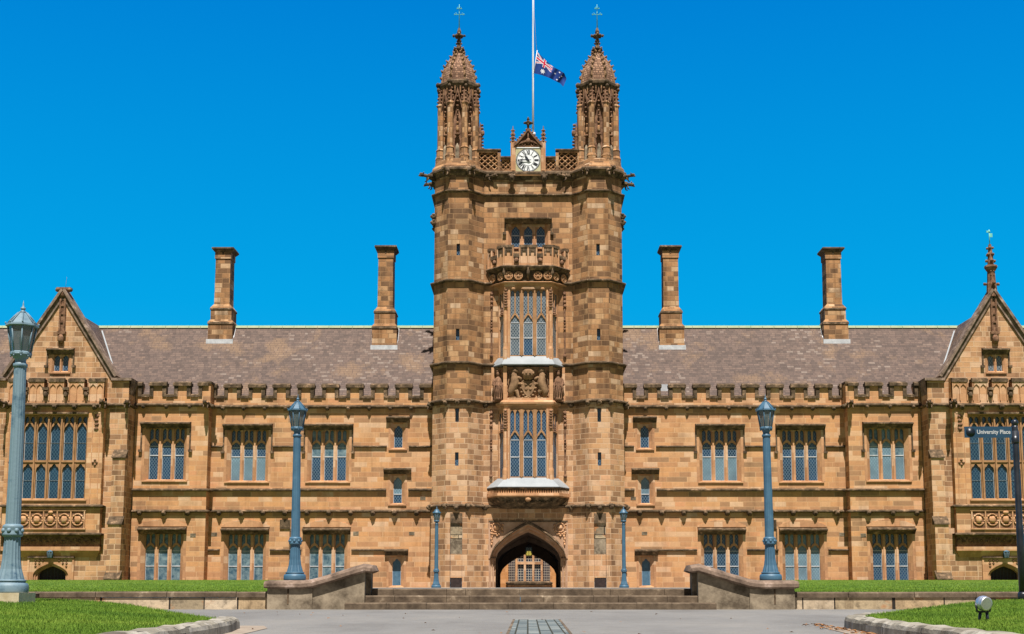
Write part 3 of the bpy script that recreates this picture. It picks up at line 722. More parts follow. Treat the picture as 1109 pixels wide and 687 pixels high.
    for q in (-1, 1): B.poly([(c+q*bw, yb, Zp(578, yb)), (c+q*bw, YH+.01, Zp(578, yb)), (c+q*bw, YH+.01, Zp(409, yb)), (c+q*bw, yb, Zp(409, yb))])
    B.box(c-bw, c+bw, yb+.003, YH+.2, bz1, Zp(431, yb)); B.box(c-hwW-.3, c+hwW+.3, yb+.5, yb+.6, wz0-.4, wz1+.4)
    bay = part('bay', B, ['wing'], root)
    bigw = gothic('window', n=5, lw=wlx, pitch=pt, H=Hh, zsp=Hh-1.05, zap=Hh-.50, recess=.36, splay=.12, small=True, headz=.2, surround=0, hood=None,
                  glass='glass_big', bars=(zt_*.5, zt_+.14+(Hh-zt_)*.36), second=(zt_-.62, zt_-.16, zt_-.07), mull_extra=.03, frame='trim_dull', sill='s', apex_p=1.0)[0]
    place(bigw, root, (c, yb, wz0))
    pb = [(c-bw, YH), (c-bw, yb), (c+bw, yb), (c+bw, YH)]
    for pth, k_, z_ in ((pb, 1.1, Zp(439, yb)), (pb, 1.0, Zp(548.5, yb)), ([(c-hw-.02, YH+1.4), (c-hw-.02, YH), (c-bw, YH)], 1.0, Zp(439, YH)), ([(c+bw, YH), (c+hw+.02, YH), (c+hw+.02, YH+1.4)], 1.0, Zp(439, YH))):
        T = MB(); T.sweep(pth, sc(STR, k_), z_); part('string_course', T, ['dark'], root)
    T = MB(); T.box(c-hwW-.05, c+hwW+.05, yb-.14, yb+.02, wz1+.10, wz1+.22); part('lintel', T, ['dark'], root)
    # cornice shelf at the foot of the bay
    L = MB(); zA, zB_, zC = Zp(577, yb), Zp(592, yb), Zp(598, yb)
    L.sweep(pb, [(-.05, .02), (.18, -.06), (.18, -.14), (.02, -.22), (-.05, -.22)], zA, 0); y2 = YH-.26; L.poly([(c-bw, yb, zA-.21), (c+bw, yb, zA-.21), (c+bw, YH, zA-.21), (c-bw, YH, zA-.21)], 0)
    L.box(c-bw+.02, c+bw-.02, y2+.06, YH+.03, zB_, zA-.1, 1)
    for k in range(42):
        x = c-bw+.15+k*(2*bw-.3)/41; L.blob((x, y2+.04, (zA+zB_)/2-.05+.12*sin(k*1.9)), (.075, .09, .10), 1, .3, 6, 4)
    L.box(c-bw-.02, c+bw+.02, y2-.10, YH+.03, zC+.1, zB_-.004, 2)
    L.rings([[(c-bw, y2-.02, zC+.1), (c+bw, y2-.02, zC+.1), (c+bw, YH, zC+.1), (c-bw, YH, zC+.1)], [(c-bw+.25, YH-.02, zC-.35), (c+bw-.25, YH-.02, zC-.35), (c+bw-.25, YH, zC-.35), (c-bw+.25, YH, zC-.35)]], 2)
    part('bay_cornice', L, ['dark', 'carved', 'trim'], root)
    # shield panel
    S_ = MB(); zs0, zs1 = Zp(572, yb), Zp(554, yb); x0 = c-2.37; st = .948
    S_.box(c-2.42, c+2.42, yb-.012, yb+.02, zs0-.06, zs1+.06, 1)
    for (a, b_, d, e) in ((-2.47, 2.47, zs1+.02, zs1+.10), (-2.47, 2.47, zs0-.10, zs0-.02)): S_.box(c+a, c+b_, yb-.10, yb, d, e)
    for k in range(6): S_.box(c-2.37+k*st-.04, c-2.37+k*st+.04, yb-.09, yb, zs0-.02, zs1+.02)
    for k in range(5):
        x = c-2.37+(k+.5)*st; zc_ = (zs0+zs1)/2
        N = 14; ring = [(x+.40*cos(2*pi*j/N), zc_+.40*sin(2*pi*j/N)) for j in range(N+1)]
        for j in range(N): S_.tube([(ring[j][0], yb-.05, ring[j][1]), (ring[j+1][0], yb-.05, ring[j+1][1])], .05, 5)
        S_.blob((x, yb-.06, zc_), (.24, .12, .29), jit=.08)
        for a in range(4): S_.blob((x+.33*cos(pi/4+a*pi/2), yb-.04, zc_+.36*sin(pi/4+a*pi/2)), .07, jit=.1, n=6, k=4)
    if True: S_.blob((c, yb-.1, (zs0+zs1)/2+.5), (.2, .1, .14), jit=.15)
    part('shield_panel', S_, ['trim', 'carved'], root)
    # side ornament panels
    for q in (-1, 1):
        O = MB(); x = c+q*(bw-.50)
        for k in range(4): O.blob((x, yb-.03, Zp(451+4.5*k, yb)), (.17-.02*(k % 2), .08, .13), jit=.25, n=7, k=5)
        for a in range(4): O.blob((x+.13*cos(a*pi/2), yb-.02, Zp(501, yb)+.17*sin(a*pi/2)), .09, jit=.2, n=6, k=4)
        O.box(x-.28, x-.24, yb-.03, yb, Zp(545, yb), Zp(447, yb), 1); O.box(x+.24, x+.28, yb-.03, yb, Zp(545, yb), Zp(447, yb), 1); O.box(x-.28, x+.28, yb-.03, yb, Zp(448, yb), Zp(446.5, yb), 1)
        part('ornament_panel', O, ['carved', 'trim'], root)
    # panelled parapet in front of the gable
    B3 = MB(); zp0, zp1, zp2 = Zp(434, yb), Zp(414, yb), Zp(409.5, yb)
    for k in range(5):
        x = c+(k-2)*1.415; hwm = .50
        B3.box(x-hwm, x+hwm, yb-.02, yb+.32, zp0-.3, zp1, 0); B3.box(x-hwm-.08, x+hwm+.08, yb-.15, yb+.40, zp1, zp2-.08, 1); B3.wedge(x-hwm-.04, x+hwm+.04, yb-.11, yb+.15, zp2-.08, zp2+.03, zp2-.05, 1)
        for q in (-1, 1):
            B3.box(x+q*hwm-.04, x+q*hwm+.04, yb-.10, yb, zp0, zp1); cc = x+q*.24; K2 = 8
            xs = lin(cc-.20, cc+.20, K2); B3.band(xs, [zp1-.42+.26*archf(-1+2*i/K2)+cusp(-1+2*i/K2, .03) for i in range(K2+1)], [zp1]*(K2+1), yb-.09, yb-.021)
        B3.box(x-.035, x+.035, yb-.10, yb-.02, zp0, zp1-.1)
        if k < 4:
            x2 = x+.7075; B3.box(x2-.21, x2+.21, yb-.0, yb+.32, zp0-.3, Zp(424, yb), 0); B3.box(x2-.22, x2+.22, yb-.26, yb+.2, Zp(423, yb), Zp(420, yb), 1)
            B3.blob((x2, yb-.14, Zp(428, yb)), (.16, .18, .24), 1, .15)
    B3.box(c-bw, c+bw, yb-.03, yb+.3, Zp(438, yb), zp0, 0)
    part('parapet', B3, ['trim', 'dark'], root)
    for k in range(5): put('carved_boss', BOSS[k % 3], root, (c+(k-2)*1.4, yb-.08, Zp(441, yb)))
    for q in (-1, 1):
        put('gargoyle', GARG[0], root, (c+q*(bw-.0), yb, Zp(439, yb)), q*.15); put('gargoyle', GARG[1], root, (c+q*(hw-.1), YH, Zp(439, YH)), q*.3)
    # buttresses at the corners with sloping set-offs
    for q in (-1, 1):
        Bt = MB(); xa, xb_ = c+q*(hw-.80), c+q*(hw+.10)
        for (z0, z1, p, dx) in ((-.6, Zp(628, YH), 1.25, .12), (-.6, Zp(569, YH), .95, .05), (-.6, Zp(497, YH), .55, 0)):
            Bt.box(xa, xb_+q*dx, YH-p, YH+.02, z0, z1-.002, 0)
            a, b_ = min(xa, xb_+q*dx), max(xa, xb_+q*dx); Bt.wedge(a-.05, b_+.05, YH-p-.09, YH-p+.42, z1, z1+.62, z1+.07, 1)
        part('buttress', Bt, ['tower_low', 'dark'], root)
    # doorway
    D = MB(); dz = Zp(613, YH)-.02; sp = Zp(622, YH); hwd = 1.08
    K = 20; ts = [-1+2*k/K for k in range(K+1)]; zhood = Zp(604.5, YH)
    for (w, add, y0, y1, mt) in ((1.22, .22, YH-.05, YH+.25, 0), (1.10, .11, YH+.06, YH+.4, 0), (.98, 0, YH+.16, YH+.6, 0)):
        xs = [c+w*t for t in ts]; lo = [sp+(dz-sp+add)*archf(t, 1.15, .6) for t in ts]
        hi = [zhood]*(K+1) if w == 1.22 else [l+.3 for l in lo]
        D.band(xs, lo, hi, y0, y1, mt)
        if w < 1.2:
            for q in (-1, 1): D.box(c+q*w, c+q*1.30, y0+.001, y1, -.6, zhood-.1)
    for q in (-1, 1): D.box(c+q*1.22, c+q*1.56, YH-.05, YH+.02, -.6, zhood)
    D.sweep([(c-1.62, YH-.03), (c+1.62, YH-.03)], sc(STR, .7), zhood+.03, 1)
    for q in (-1, 1):
        for i in range(3):
            for j in range(3-i): D.blob((c+q*(1.08-.26*i), YH-.06, zhood-.18-.2*j), (.09, .06, .08), 2, .2, 6, 4)
        D.box(c+q*1.50, c+q*1.62, YH-.12, YH, -.6, zhood, 0)
    D.box(c-1.0, c+1.0, YH+.50, YH+.56, -.6, dz+.1, 3)
    for k in range(8): D.box(c-.92+k*.245, c-.90+k*.245, YH+.485, YH+.5, -.5, dz, 4)
    part('door', D, ['trim', 'dark', 'carved', 'wood', 'black'], root)
    return root
hall(-1, 'steep gabled sandstone hall with a stumpy flat gable tip, beyond the tall leaning near lamp', False)
hall(1, 'steep gabled sandstone hall topped by a slim stone pinnacle and vane, behind the street sign', True)

# ------------------------------------------------------------------ clock tower
YT = 88.5; AP = 1.80; YC = YT-AP*tan(pi/8); TX = 4.99
tower = thing('clock_tower', (0, 88, 0), 'tall sandstone clock tower with twin pinnacled turrets and arched gateway at the centre', 'tower')
def octa(cx, cy, a, z): 
    r = a/cos(pi/8); return [(cx+r*cos(pi/8+k*pi/4), cy+r*sin(pi/8+k*pi/4), z) for k in range(8)]
def octp(cx, cy, a, ks):
    r = a/cos(pi/8); return [(cx+r*cos(pi/8+k*pi/4), cy+r*sin(pi/8+k*pi/4)) for k in ks]
zt = lambda p: Zp(p, YT-AP); zc = lambda p: Zp(p, YC)
ztop = zt(189)
# centre wall
P = MB(); HW = TX-AP+.01
topw = (-1.44, 1.44, zc(268), zc(240))
P.wall(-HW, HW, zc(440), zc(188), YC, [topw])
P.wall(-HW, HW, -.6, zc(440), YC, [(-2.76, 2.76, -.6, zc(566))], 1)
ys, zb = YT+.9, 6.0
for s in (-1, 1):
    P.poly([(s*6.79, YT, -.6), (s*6.79, 96, -.6), (s*6.79, 96, ztop), (s*6.79, YT, ztop)], 0)
P.wall(-6.79, 6.79, -.6, ztop, 96, [(-2.6, 2.6, -.6, 4.0)])
P.poly([(-6.79, YT, ztop-.3), (6.79, YT, ztop-.3), (6.79, 96, ztop-.3), (-6.79, 96, ztop-.3)])
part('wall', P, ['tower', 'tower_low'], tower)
# window in the upper wall
H = zc(240)-zc(268)
tw = gothic('window', n=3, lw=.62, pitch=.91, H=H, zsp=H-.72, zap=H-.28, recess=.45, splay=.22, small=False, hood=(1.72, .14, 1.0, .34), surround=.2, sash=H*.5, blind=[(0, 0)]*3)[0]
place(tw, tower, (0, YC, zc(268)))

# turrets
slit_rows = [(264, 276.5), (356, 368.5), (442, 457), (490, 504.5)]
def turret_body(cx):
    T = MB(); r8 = AP
    half = AP*tan(pi/8)
    def shell(z0, z1, a, m, holes=()):
        q = octa(cx, YT, a, z0); w = octa(cx, YT, a, z1)
        for k in range(8):
            j = (k+1) % 8
            if k == 5:   # front face, towards the lawn
                x0, x1 = q[5][0], q[6][0]; T.wall(x0, x1, z0, z1, q[5][1], holes, m, .28, m)
                for h in holes: T.poly([(h[0]-.05, q[5][1]+.26, h[2]-.05), (h[1]+.05, q[5][1]+.26, h[2]-.05), (h[1]+.05, q[5][1]+.26, h[3]+.05), (h[0]-.05, q[5][1]+.26, h[3]+.05)], 3)
            else: T.poly([q[k], q[j], w[j], w[k]], m)
        T.poly([(x, y, z1) for x, y, z in w], 2)
    hs_ = [(cx-.125, cx+.125, zt(b_), zt(a)) for a, b_ in slit_rows]
    shell(zt(438), zt(189), 1.785, 0, hs_[:2]); shell(zt(551), zt(438), 1.81, 1, hs_[2:])
    zn0, zn1 = -.3, zt(554)
    shell(-.6, zt(551), 1.85, 1, [(cx-.42, cx+.42, -.1, zt(556))])
    y = YT-1.85
    T.box(cx-.40, cx+.40, y+.10, y+.24, zt(583), zt(567), 4); T.box(cx-.41, cx+.41, y-.02, y+.24, zt(567), zt(556), 2)
    T.box(cx-.40, cx+.40, y+.13, y+.24, zt(626), zt(600), 1); T.box(cx-.40, cx+.40, y+.125, y+.24, zt(600), zt(583), 5); T.box(cx-.38, cx+.38, y+.06, y+.24, -.1, zt(627), 6)
    return T
PR = sc(STR, 1.15)
for cx, nm in ((-TX, 'w'), (TX, 'e')):
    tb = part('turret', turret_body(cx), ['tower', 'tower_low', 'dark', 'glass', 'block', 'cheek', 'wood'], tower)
    # --- open lantern stage with shafts
    cx0 = cx; cx = cx*1.03
    L = MB(); z = lambda p: Zp(p, YT)
    L.rings([octa(cx, YT, 1.86, z(191)), octa(cx, YT, 1.82, z(187.5)), octa(cx, YT, 1.66, z(184.5)), octa(cx, YT, 1.60, z(180)), octa(cx, YT, 1.50, z(179))], 1)
    L.rings([octa(cx, YT, 1.02, z(183)), octa(cx, YT, 1.02, z(97))], 0)
    Ls = MB()
    for k in range(8):
        a = pi/8+k*pi/4; ca, sa = cos(a), sin(a); x, y = cx+1.38*ca, YT+1.38*sa
        for (r0, z0, r1, z1) in ((.36, z(186), .36, z(176)), (.38, z(176), .30, z(173)), (.30, z(173), .30, z(167)), (.34, z(167), .24, z(165))):
            L.lathe([(r0, z0), (r1, z1)], (x, y), 8, 1, False, a+pi/8)
        L.lathe([(.235, z(166)), (.235, z(121)), (.29, z(119)), (.22, z(117))], (x, y), 8, 1, False, a+pi/8)
        L.lathe([(.22, z(118)), (.17, z(108)), (.03, z(99))], (x, y), 6, 2, False, a)
        for i in range(5):
            for q in range(4):
                b_ = a+q*pi/2; rr = .26-.035*i
                L.blob((x+rr*cos(b_), y+rr*sin(b_), z(119-4*i)), (.085, .085, .10), 2, .25, 6, 4)
        # fin joining the shaft to the core
        L.mesh([(cx+.9*ca-.06*sa, YT+.9*sa+.06*ca, z(180)), (cx+1.3*ca-.06*sa, YT+1.3*sa+.06*ca, z(180)), (cx+1.3*ca-.06*sa, YT+1.3*sa+.06*ca, z(112)), (cx+.9*ca-.06*sa, YT+.9*sa+.06*ca, z(112)),
                (cx+.9*ca+.06*sa, YT+.9*sa-.06*ca, z(180)), (cx+1.3*ca+.06*sa, YT+1.3*sa-.06*ca, z(180)), (cx+1.3*ca+.06*sa, YT+1.3*sa-.06*ca, z(112)), (cx+.9*ca+.06*sa, YT+.9*sa-.06*ca, z(112))],
               [(0,1,2,3),(4,5,6,7),(2,3,7,6)], 1)
        # gablet canopy, niche figure and grey panel between shafts
        b_ = a+pi/8; cb, sb = cos(b_), sin(b_); px_, py_ = cx+1.18*cb, YT+1.18*sb; tx, ty = -sb, cb
        def Q(u, v, zz, o=0.0): return (px_+tx*u+cb*o, py_+ty*u+sb*o, zz)
        for (u0, u1) in ((-.33, 0), (.33, 0)):
            L.mesh([Q(u0, 0, z(126), .0), Q(u0, 0, z(126), .24), Q(u1, 0, z(108), .24), Q(u1, 0, z(108), 0), Q(u0*1.0, 0, z(121), 0), Q(u0, 0, z(121), .24), Q(u1, 0, z(102), .24), Q(u1, 0, z(102), 0)],
                   [(0,1,2,3),(4,5,6,7),(1,2,6,5),(0,1,5,4)], 2)
            L.mesh([Q(u0*.75, 0, z(108), .06), Q(u0*.75, 0, z(108), .16), Q(u0*.75, 0, z(99), .16), Q(u0*.75, 0, z(99), .06), Q(u0*.45, 0, z(108), .06), Q(u0*.45, 0, z(108), .16), Q(u0*.45, 0, z(99), .16), Q(u0*.45, 0, z(99), .06)],
                   [(0,1,2,3),(4,5,6,7),(1,2,6,5),(0,3,7,4)], 1)
        for i in range(5): L.blob(Q(0, 0, z(132-5*i), .12), (.09, .09, .10), 2, .2, 6, 4)
        L.blob(Q(0, 0, z(146), .02), (.12, .12, .3), 1, .1, 7, 5); L.blob(Q(0, 0, z(139.5), .02), .09, 1, 0, 7, 5); L.blob(Q(0, 0, z(152), .05), (.2, .2, .1), 2, .1, 7, 4)
        L.lathe([(.17, z(183)), (.15, z(166)), (.04, z(162))], (px_+cb*.10, py_+sb*.10), 6, 5, False, b_); L.lathe([(.26, z(184)), (.20, z(181.5))], (px_+cb*.16, py_+sb*.16), 6, 3, False, b_)
    # cornice
    L.rings([octa(cx, YT, 1.15, z(106)), octa(cx, YT, 1.26, z(101)), octa(cx, YT, 1.43, z(98)), octa(cx, YT, 1.45, z(95.5)), octa(cx, YT, 1.26, z(93))], 4)
    for k in range(8):
        a = pi/8+k*pi/4; L.blob((cx+1.58*cos(a), YT+1.58*sin(a), z(96.5)), (.18, .18, .19), 4, .22, 7, 5); L.blob((cx+1.58*cos(a), YT+1.58*sin(a), z(101)), (.13, .13, .16), 4, .22, 6, 4)
    part('turret_lantern', L, ['carved', 'tower', 'carved', 'lead', 'dark', 'cheek'], tb)
    # --- ribbed dome
    D = MB(); prof = [(96, 1.20), (92, 1.19), (86, 1.16), (81, 1.09), (77, .99), (73, .865), (69, .71), (65, .53), (61, .36), (57.5, .22), (54, .16)]
    D.rings([octa(cx, YT, r, z(p)) for p, r in prof], 0)
    for k in range(8):
        a = pi/8+k*pi/4; pts = [(cx+(r/cos(pi/8)+.02)*cos(a), YT+(r/cos(pi/8)+.02)*sin(a), z(p)) for p, r in prof]
        D.tube(pts, .075, 6, 1)
        for i in range(8):
            t = i/7*(len(pts)-1.001); j = int(t); f = t-j
            p = Vector(pts[j])*(1-f)+Vector(pts[j+1])*f
            D.blob((p.x+.08*cos(a), p.y+.08*sin(a), p.z+.05), (.10, .10, .09), 1, .3, 6, 4); D.blob((p.x+.15*cos(a), p.y+.15*sin(a), p.z+.12), (.06, .06, .06), 1, .3, 5, 4)
    part('dome', D, ['dome', 'relief'], tb)
    # --- finial
    N = MB()
    N.lathe([(.30, z(58)), (.22, z(54)), (.15, z(50)), (.14, z(46)), (.20, z(45)), (.13, z(43)), (.12, z(38)), (.16, z(35)), (.12, z(33)), (.06, z(30.5))], (cx, YT), 8, 0, False)
    for a in range(8):
        ca, sa = cos(a*pi/4), sin(a*pi/4)
        N.blob((cx+.30*ca, YT+.30*sa, z(54.5)), (.13, .13, .12), 0, .3, 6, 4)
        N.blob((cx+.24*ca, YT+.24*sa, z(39.5)), (.12, .12, .11), 0, .3, 6, 4)
        if a % 2 == 0: N.blob((cx+.40*ca, YT+.40*sa, z(39)), (.10, .10, .12), 0, .3, 6, 4); N.blob((cx+.17*ca, YT+.17*sa, z(47.5)), (.08, .08, .08), 0, .3, 6, 4)
    part('finial', N, ['dark'], tb)
    V = MB(); V.tube([(cx, YT, z(31)), (cx, YT, z(5))], [.045, .02], 6)
    for (zz, w) in ((16, .34), (9.5, .14)):
        V.tube([(cx-w, YT, z(zz)), (cx+w, YT, z(zz))], .022, 5); V.tube([(cx, YT-w, z(zz)), (cx, YT+w, z(zz))], .022, 5)
        for q in (-1, 1): V.blob((cx+q*w, YT, z(zz)), .055, 0, .2, 6, 4); V.tube([(cx+q*w*.4, YT, z(zz)), (cx+q*w*.75, YT, z(zz-2)), (cx+q*w*.9, YT, z(zz-1))], .018, 4)
    part('weather_vane', V, ['copper'], tb)
    cx = cx0
    # gargoyles at the corners of the top cornice
    for k in (3, 4, 5, 6, 7, 0):
        a = pi/8+k*pi/4
        put('gargoyle', GARG[k % 2], tb, (cx+1.80*cos(a), YT+1.80*sin(a), zt(188)), a+pi/2)
    side = -1 if cx < 0 else 1
    for k in ((3, 4) if cx < 0 else (7, 0)):
        a = pi/8+k*pi/4
        for dz in (230, 236.5): put('carved_boss', BOSS[1], tb, (cx+(1.85)*cos(a), YT+1.85*sin(a), zt(dz)), a+pi/2)
    for k in (4, 5, 6, 7):
        a = pi/8+k*pi/4
        for row, b0 in ((436, BOSS[0]), (548.5, BOSS[2])): put('carved_boss', b0, tb, (cx+1.95*cos(a), YT+1.95*sin(a), zt(row)), a+pi/2)
    put('carved_boss', BOSS[0], tb, (cx, YT-1.87, zt(550))); put('carved_boss', BOSS[1], tb, (cx, YT-1.84, zt(435.5)))

# string courses round turrets and centre wall; some swing out round the oriel
bayP = [(-2.14, YC), (-1.68, YC-.85), (1.68, YC-.85), (2.14, YC)]
def tower_path(bay, a):
    L = [(-TX-a, YT+2.5)]+octp(-TX, YT, a, (3, 4, 5, 6))+[(-TX+a*tan(pi/8)+ (a-AP*1)*.0, YC)]
    L = [(-TX-a, YT+2.5)]+octp(-TX, YT, a, (3, 4, 5, 6))
    y7 = YC; x7 = L[-1][0]+(L[-1][1]*-1+YC)      # 45 degree face down to the wall plane
    L.append((x7, y7))
    R_ = [(-x, y) for x, y in reversed(L)]
    return L+bay+R_
for row, a, k in ((212, 1.785, 1.0), (308, 1.785, 1.1), (549, 1.83, 1.0), (396, 1.785, 1.1), (436.5, 1.80, 1.2)):
    S_ = MB(); S_.sweep(tower_path([], a), sc(STR, k), zc(row)); part('string_course', S_, ['dark'], tower)
S_ = MB(); S_.sweep(tower_path([], 1.80), [(-.05, .25), (.10, .22), (.34, .06), (.34, -.06), (.16, -.16), (.10, -.30), (0, -.42), (-.05, -.42)], zc(189))
part('cornice', S_, ['dark'], tower)

# pierced parapet either side of the clock
def lattice_panel(B, x0, x1, y, z0, z1, cell):
    nx = max(1, round((x1-x0)/cell)); nz = max(1, round((z1-z0)/cell)); dx, dz = (x1-x0)/nx, (z1-z0)/nz
    for i in range(nx):
        for j in range(nz):
            a, b_, c, d = x0+i*dx, x0+(i+1)*dx, z0+j*dz, z0+(j+1)*dz; mx, mz = (a+b_)/2, (c+d)/2
            for (p, q) in (((a, mz), (mx, d)), ((mx, d), (b_, mz)), ((b_, mz), (mx, c)), ((mx, c), (a, mz))):
                B.tube([(p[0], y, p[1]), (q[0], y, q[1])], .06, 4, 0, False)
            for (p, q) in ((mx, d), (mx, c), (a, mz), (b_, mz)): B.blob((p, y, q), .085, 0, .1, 6, 4)
for s in (-1, 1):
    B = MB(); yp = YC+.03; x0 = 3.72; xm = Xp(603, 175, YC); x1 = Xp(591, 175, YC)
    zb_ = zc(187); zA, zB_ = zc(163.5), zc(171.5)
    def bx(a, b_, y0, y1, c, d, m=0): B.box(s*a, s*b_, y0, y1, c, d, m)
    bx(x0, x1, yp-.1, yp+.22, zb_, zc(184)); bx(x0, xm+.14, yp-.1, yp+.22, zA-.16, zA); bx(x0, xm-.1, yp-.18, yp+.3, zA, zA+.10, 1)
    bx(xm-.08, xm+.14, yp-.1, yp+.22, zc(184), zA-.15); bx(xm-.1, x1, yp-.1, yp+.22, zB_-.16, zB_); bx(xm-.08, x1, yp-.18, yp+.3, zB_+.001, zB_+.10, 1)
    bx(x0, x0-.12, yp-.1, yp+.22, zc(184), zA-.15)
    a, b_ = sorted((s*(xm+.14), s*(x0-.1))); lattice_panel(B, a, b_, yp+.05, zc(184), zA-.16, .40)
    a, b_ = sorted((s*(x1), s*(xm-.08))); lattice_panel(B, a, b_, yp+.05, zc(184), zB_-.16, .40)
    bx(x0, xm, yp+.30, yp+.40, zc(189), zA-.1, 2); bx(xm, x1, yp+.30, yp+.40, zc(189), zB_-.1, 2)
    part('parapet', B, ['tower', 'dark', 'dark'], tower)
    B = MB(); x = s*(HW-.38)       # crocketed pinnacle beside the turret
    B.lathe([(.14, zc(165)), (.14, zc(148)), (.2, zc(146)), (.12, zc(144)), (.05, zc(134)), (.02, zc(131))], (s*3.52, YC+.35), 6, 0, False)
    for i in range(9): B.blob((s*3.52-s*(.20-.008*i), YC+.33, zc(163-3.6*i)), (.11, .11, .10), 0, .3, 6, 4)
    B.blob((s*3.34, YC+.3, zc(143)), (.16, .16, .26), 0, .2)
    part('pinnacle', B, ['carved'], tower)

# clock housing, dial, gablet
cz = zc(174.5); yc_ = YC-.10; ch = .91
B = MB()
for s in (-1, 1):
    B.box(s*(ch+.02), s*(ch+.36), yc_-.12, yc_+.5, zc(191), zc(155)); B.box(s*(ch+.06), s*(ch+.30), yc_-.16, yc_-.12, zc(186), zc(160))
    xx = s*(ch+.20); yy = yc_+.06
    B.lathe([(.17, zc(156)), (.15, zc(148)), (.20, zc(147)), (.07, zc(141)), (.03, zc(137))], (xx, yy), 4, 1, False, pi/4)
    for i in range(4):
        for q in range(4): B.blob((xx+(.17-.03*i)*cos(q*pi/2), yy+(.17-.03*i)*sin(q*pi/2), zc(154-4*i)), .075, 1, .2, 6, 4)
    put('carved_boss', BOSS[0], tower, (s*1.17, YC-.30, zc(195)), 0, (1.1, 1.1, 1.5))
B.box(-ch-.02, ch+.02, yc_+.02, yc_+.5, zc(190), zc(158)); B.box(-ch-.4, ch+.4, yc_-.2, yc_+.5, zc(191.5), zc(189))
# gablet: ogee rake with tracery and crockets
K = 18
def rake(t, w=ch+.12): return zc(160)+(zc(143)-zc(160))*((1-abs(t))**1.25)
for (dz0, dz1, y0, y1, mt) in ((-.0, .20, yc_-.22, yc_+.3, 1),):
    xs = lin(-(ch+.14), ch+.14, K); lo = [rake(x/(ch+.14))+dz0 for x in xs]; B.band(xs, lo, [l+dz1 for l in lo], y0, y1, mt)
xs = lin(-(ch-.05), ch-.05, K); lo = [zc(160)-.05+.45*archf(x/ch, 1.2, .6) for x in xs]; B.band(xs, lo, [l+.13 for l in lo], yc_-.14, yc_+.2, 1)
B.poly([(-(ch+.1), yc_+.12, zc(161)), (ch+.1, yc_+.12, zc(161)), (0, yc_+.12, zc(144))], 1)
for q in (-1, 1):
    N = 10
    for j in range(N):
        a0, a1 = 2*pi*j/N, 2*pi*(j+1)/N; B.tube([(q*.42+.2*cos(a0), yc_-.02, zc(157)+.2*sin(a0)), (q*.42+.2*cos(a1), yc_-.02, zc(157)+.2*sin(a1))], .05, 5, 1)
    B.blob((q*.42, yc_-.02, zc(157)), .09, 1)
B.blob((0, yc_-.1, zc(154)), (.17, .12, .22), 1, .15)
B.tube([(0, yc_-.1, zc(157)), (0, yc_-.1, zc(145))], .05, 6, 1)
for i in range(6):
    t = .12+.15*i
    for q in (-1, 1): B.blob((q*t*(ch+.14), yc_-.05, rake(t)+.28), (.10, .12, .10), 1, .3, 6, 4)
B.lathe([(.13, zc(144)), (.08, zc(139)), (.10, zc(137)), (.07, zc(133)), (.11, zc(130)), (.03, zc(127.5))], (0, yc_-.02), 8, 2, False)
for a in range(8):
    r = .26 if a % 2 == 0 else .18
    B.blob((r*cos(a*pi/4), yc_-.02+r*sin(a*pi/4), zc(134)), (.10, .10, .09), 2, .2, 6, 4)
part('clock_housing', B, ['trim', 'carved', 'dark'], tower)
dial = MB(); yd = yc_-.02
dial.box(-ch, ch, yd-.03, yd+.04, cz-ch, cz+ch, 2); dial.box(-ch-.01, ch+.01, yd-.07, yd+.04, cz+ch, cz+ch+.06, 0); dial.box(-ch, ch, yd-.06, yd+.04, cz-ch-.05, cz-ch, 1)
def disc(r0, r1, y, m, N=64):
    for j in range(N):
        a0, a1 = 2*pi*j/N, 2*pi*(j+1)/N
        dial.poly([(r0*cos(a0), y, cz+r0*sin(a0)), (r1*cos(a0), y, cz+r1*sin(a0)), (r1*cos(a1), y, cz+r1*sin(a1)), (r0*cos(a1), y, cz+r0*sin(a1))], m)
disc(0, .89, yd-.034, 1); disc(0.0, .85, yd-.038, 0); disc(.795, .825, yd-.042, 1); disc(.40, .43, yd-.042, 1)
ring_m = dial
def stroke(cx_, cz_, rot, u0, v0, u1, v1, w, y, M_):
    a = Vector((u0, v0)); b_ = Vector((u1, v1)); d = (b_-a).normalized(); n_ = Vector((-d.y, d.x))*w/2
    pts = []
    for p in (a-n_, b_-n_, b_+n_, a+n_):
        x = p.x*cos(rot)-p.y*sin(rot); z_ = p.x*sin(rot)+p.y*cos(rot); pts.append((cx_+x, y, cz_+z_))
    M_.poly(pts, 1)
ROM = ['XII', 'I', 'II', 'III', 'IIII', 'V', 'VI', 'VII', 'VIII', 'IX', 'X', 'XI']
for h in range(12):
    a = pi/2-h*pi/6; rx, rz_ = .61*cos(a), cz+.61*sin(a); rot = a-pi/2
    s_ = ROM[h]; wd = {'I': .055, 'V': .13, 'X': .14}; tot = sum(wd[c] for c in s_); u = -tot/2
    for c in s_:
        w = wd[c]; hh = .155
        if c == 'I': stroke(rx, rz_, rot, u+w/2, -hh, u+w/2, hh, .05, yd-.046, dial)
        if c == 'V': stroke(rx, rz_, rot, u+.01, hh, u+w/2, -hh, .05, yd-.046, dial); stroke(rx, rz_, rot, u+w-.01, hh, u+w/2, -hh, .024, yd-.0465, dial)
        if c == 'X': stroke(rx, rz_, rot, u+.01, hh, u+w-.01, -hh, .05, yd-.046, dial); stroke(rx, rz_, rot, u+w-.01, hh, u+.01, -hh, .024, yd-.0465, dial)
        u += w
for j in range(60):
    a = 2*pi*j/60; w = .022 if j % 5 else .05
    stroke(.0, cz, a, .825, 0, .85, 0, w, yd-.0455, dial)
cf = part('clock_face', dial, ['clock_white', 'clock_dark', 'clock_gold'], tower, False)
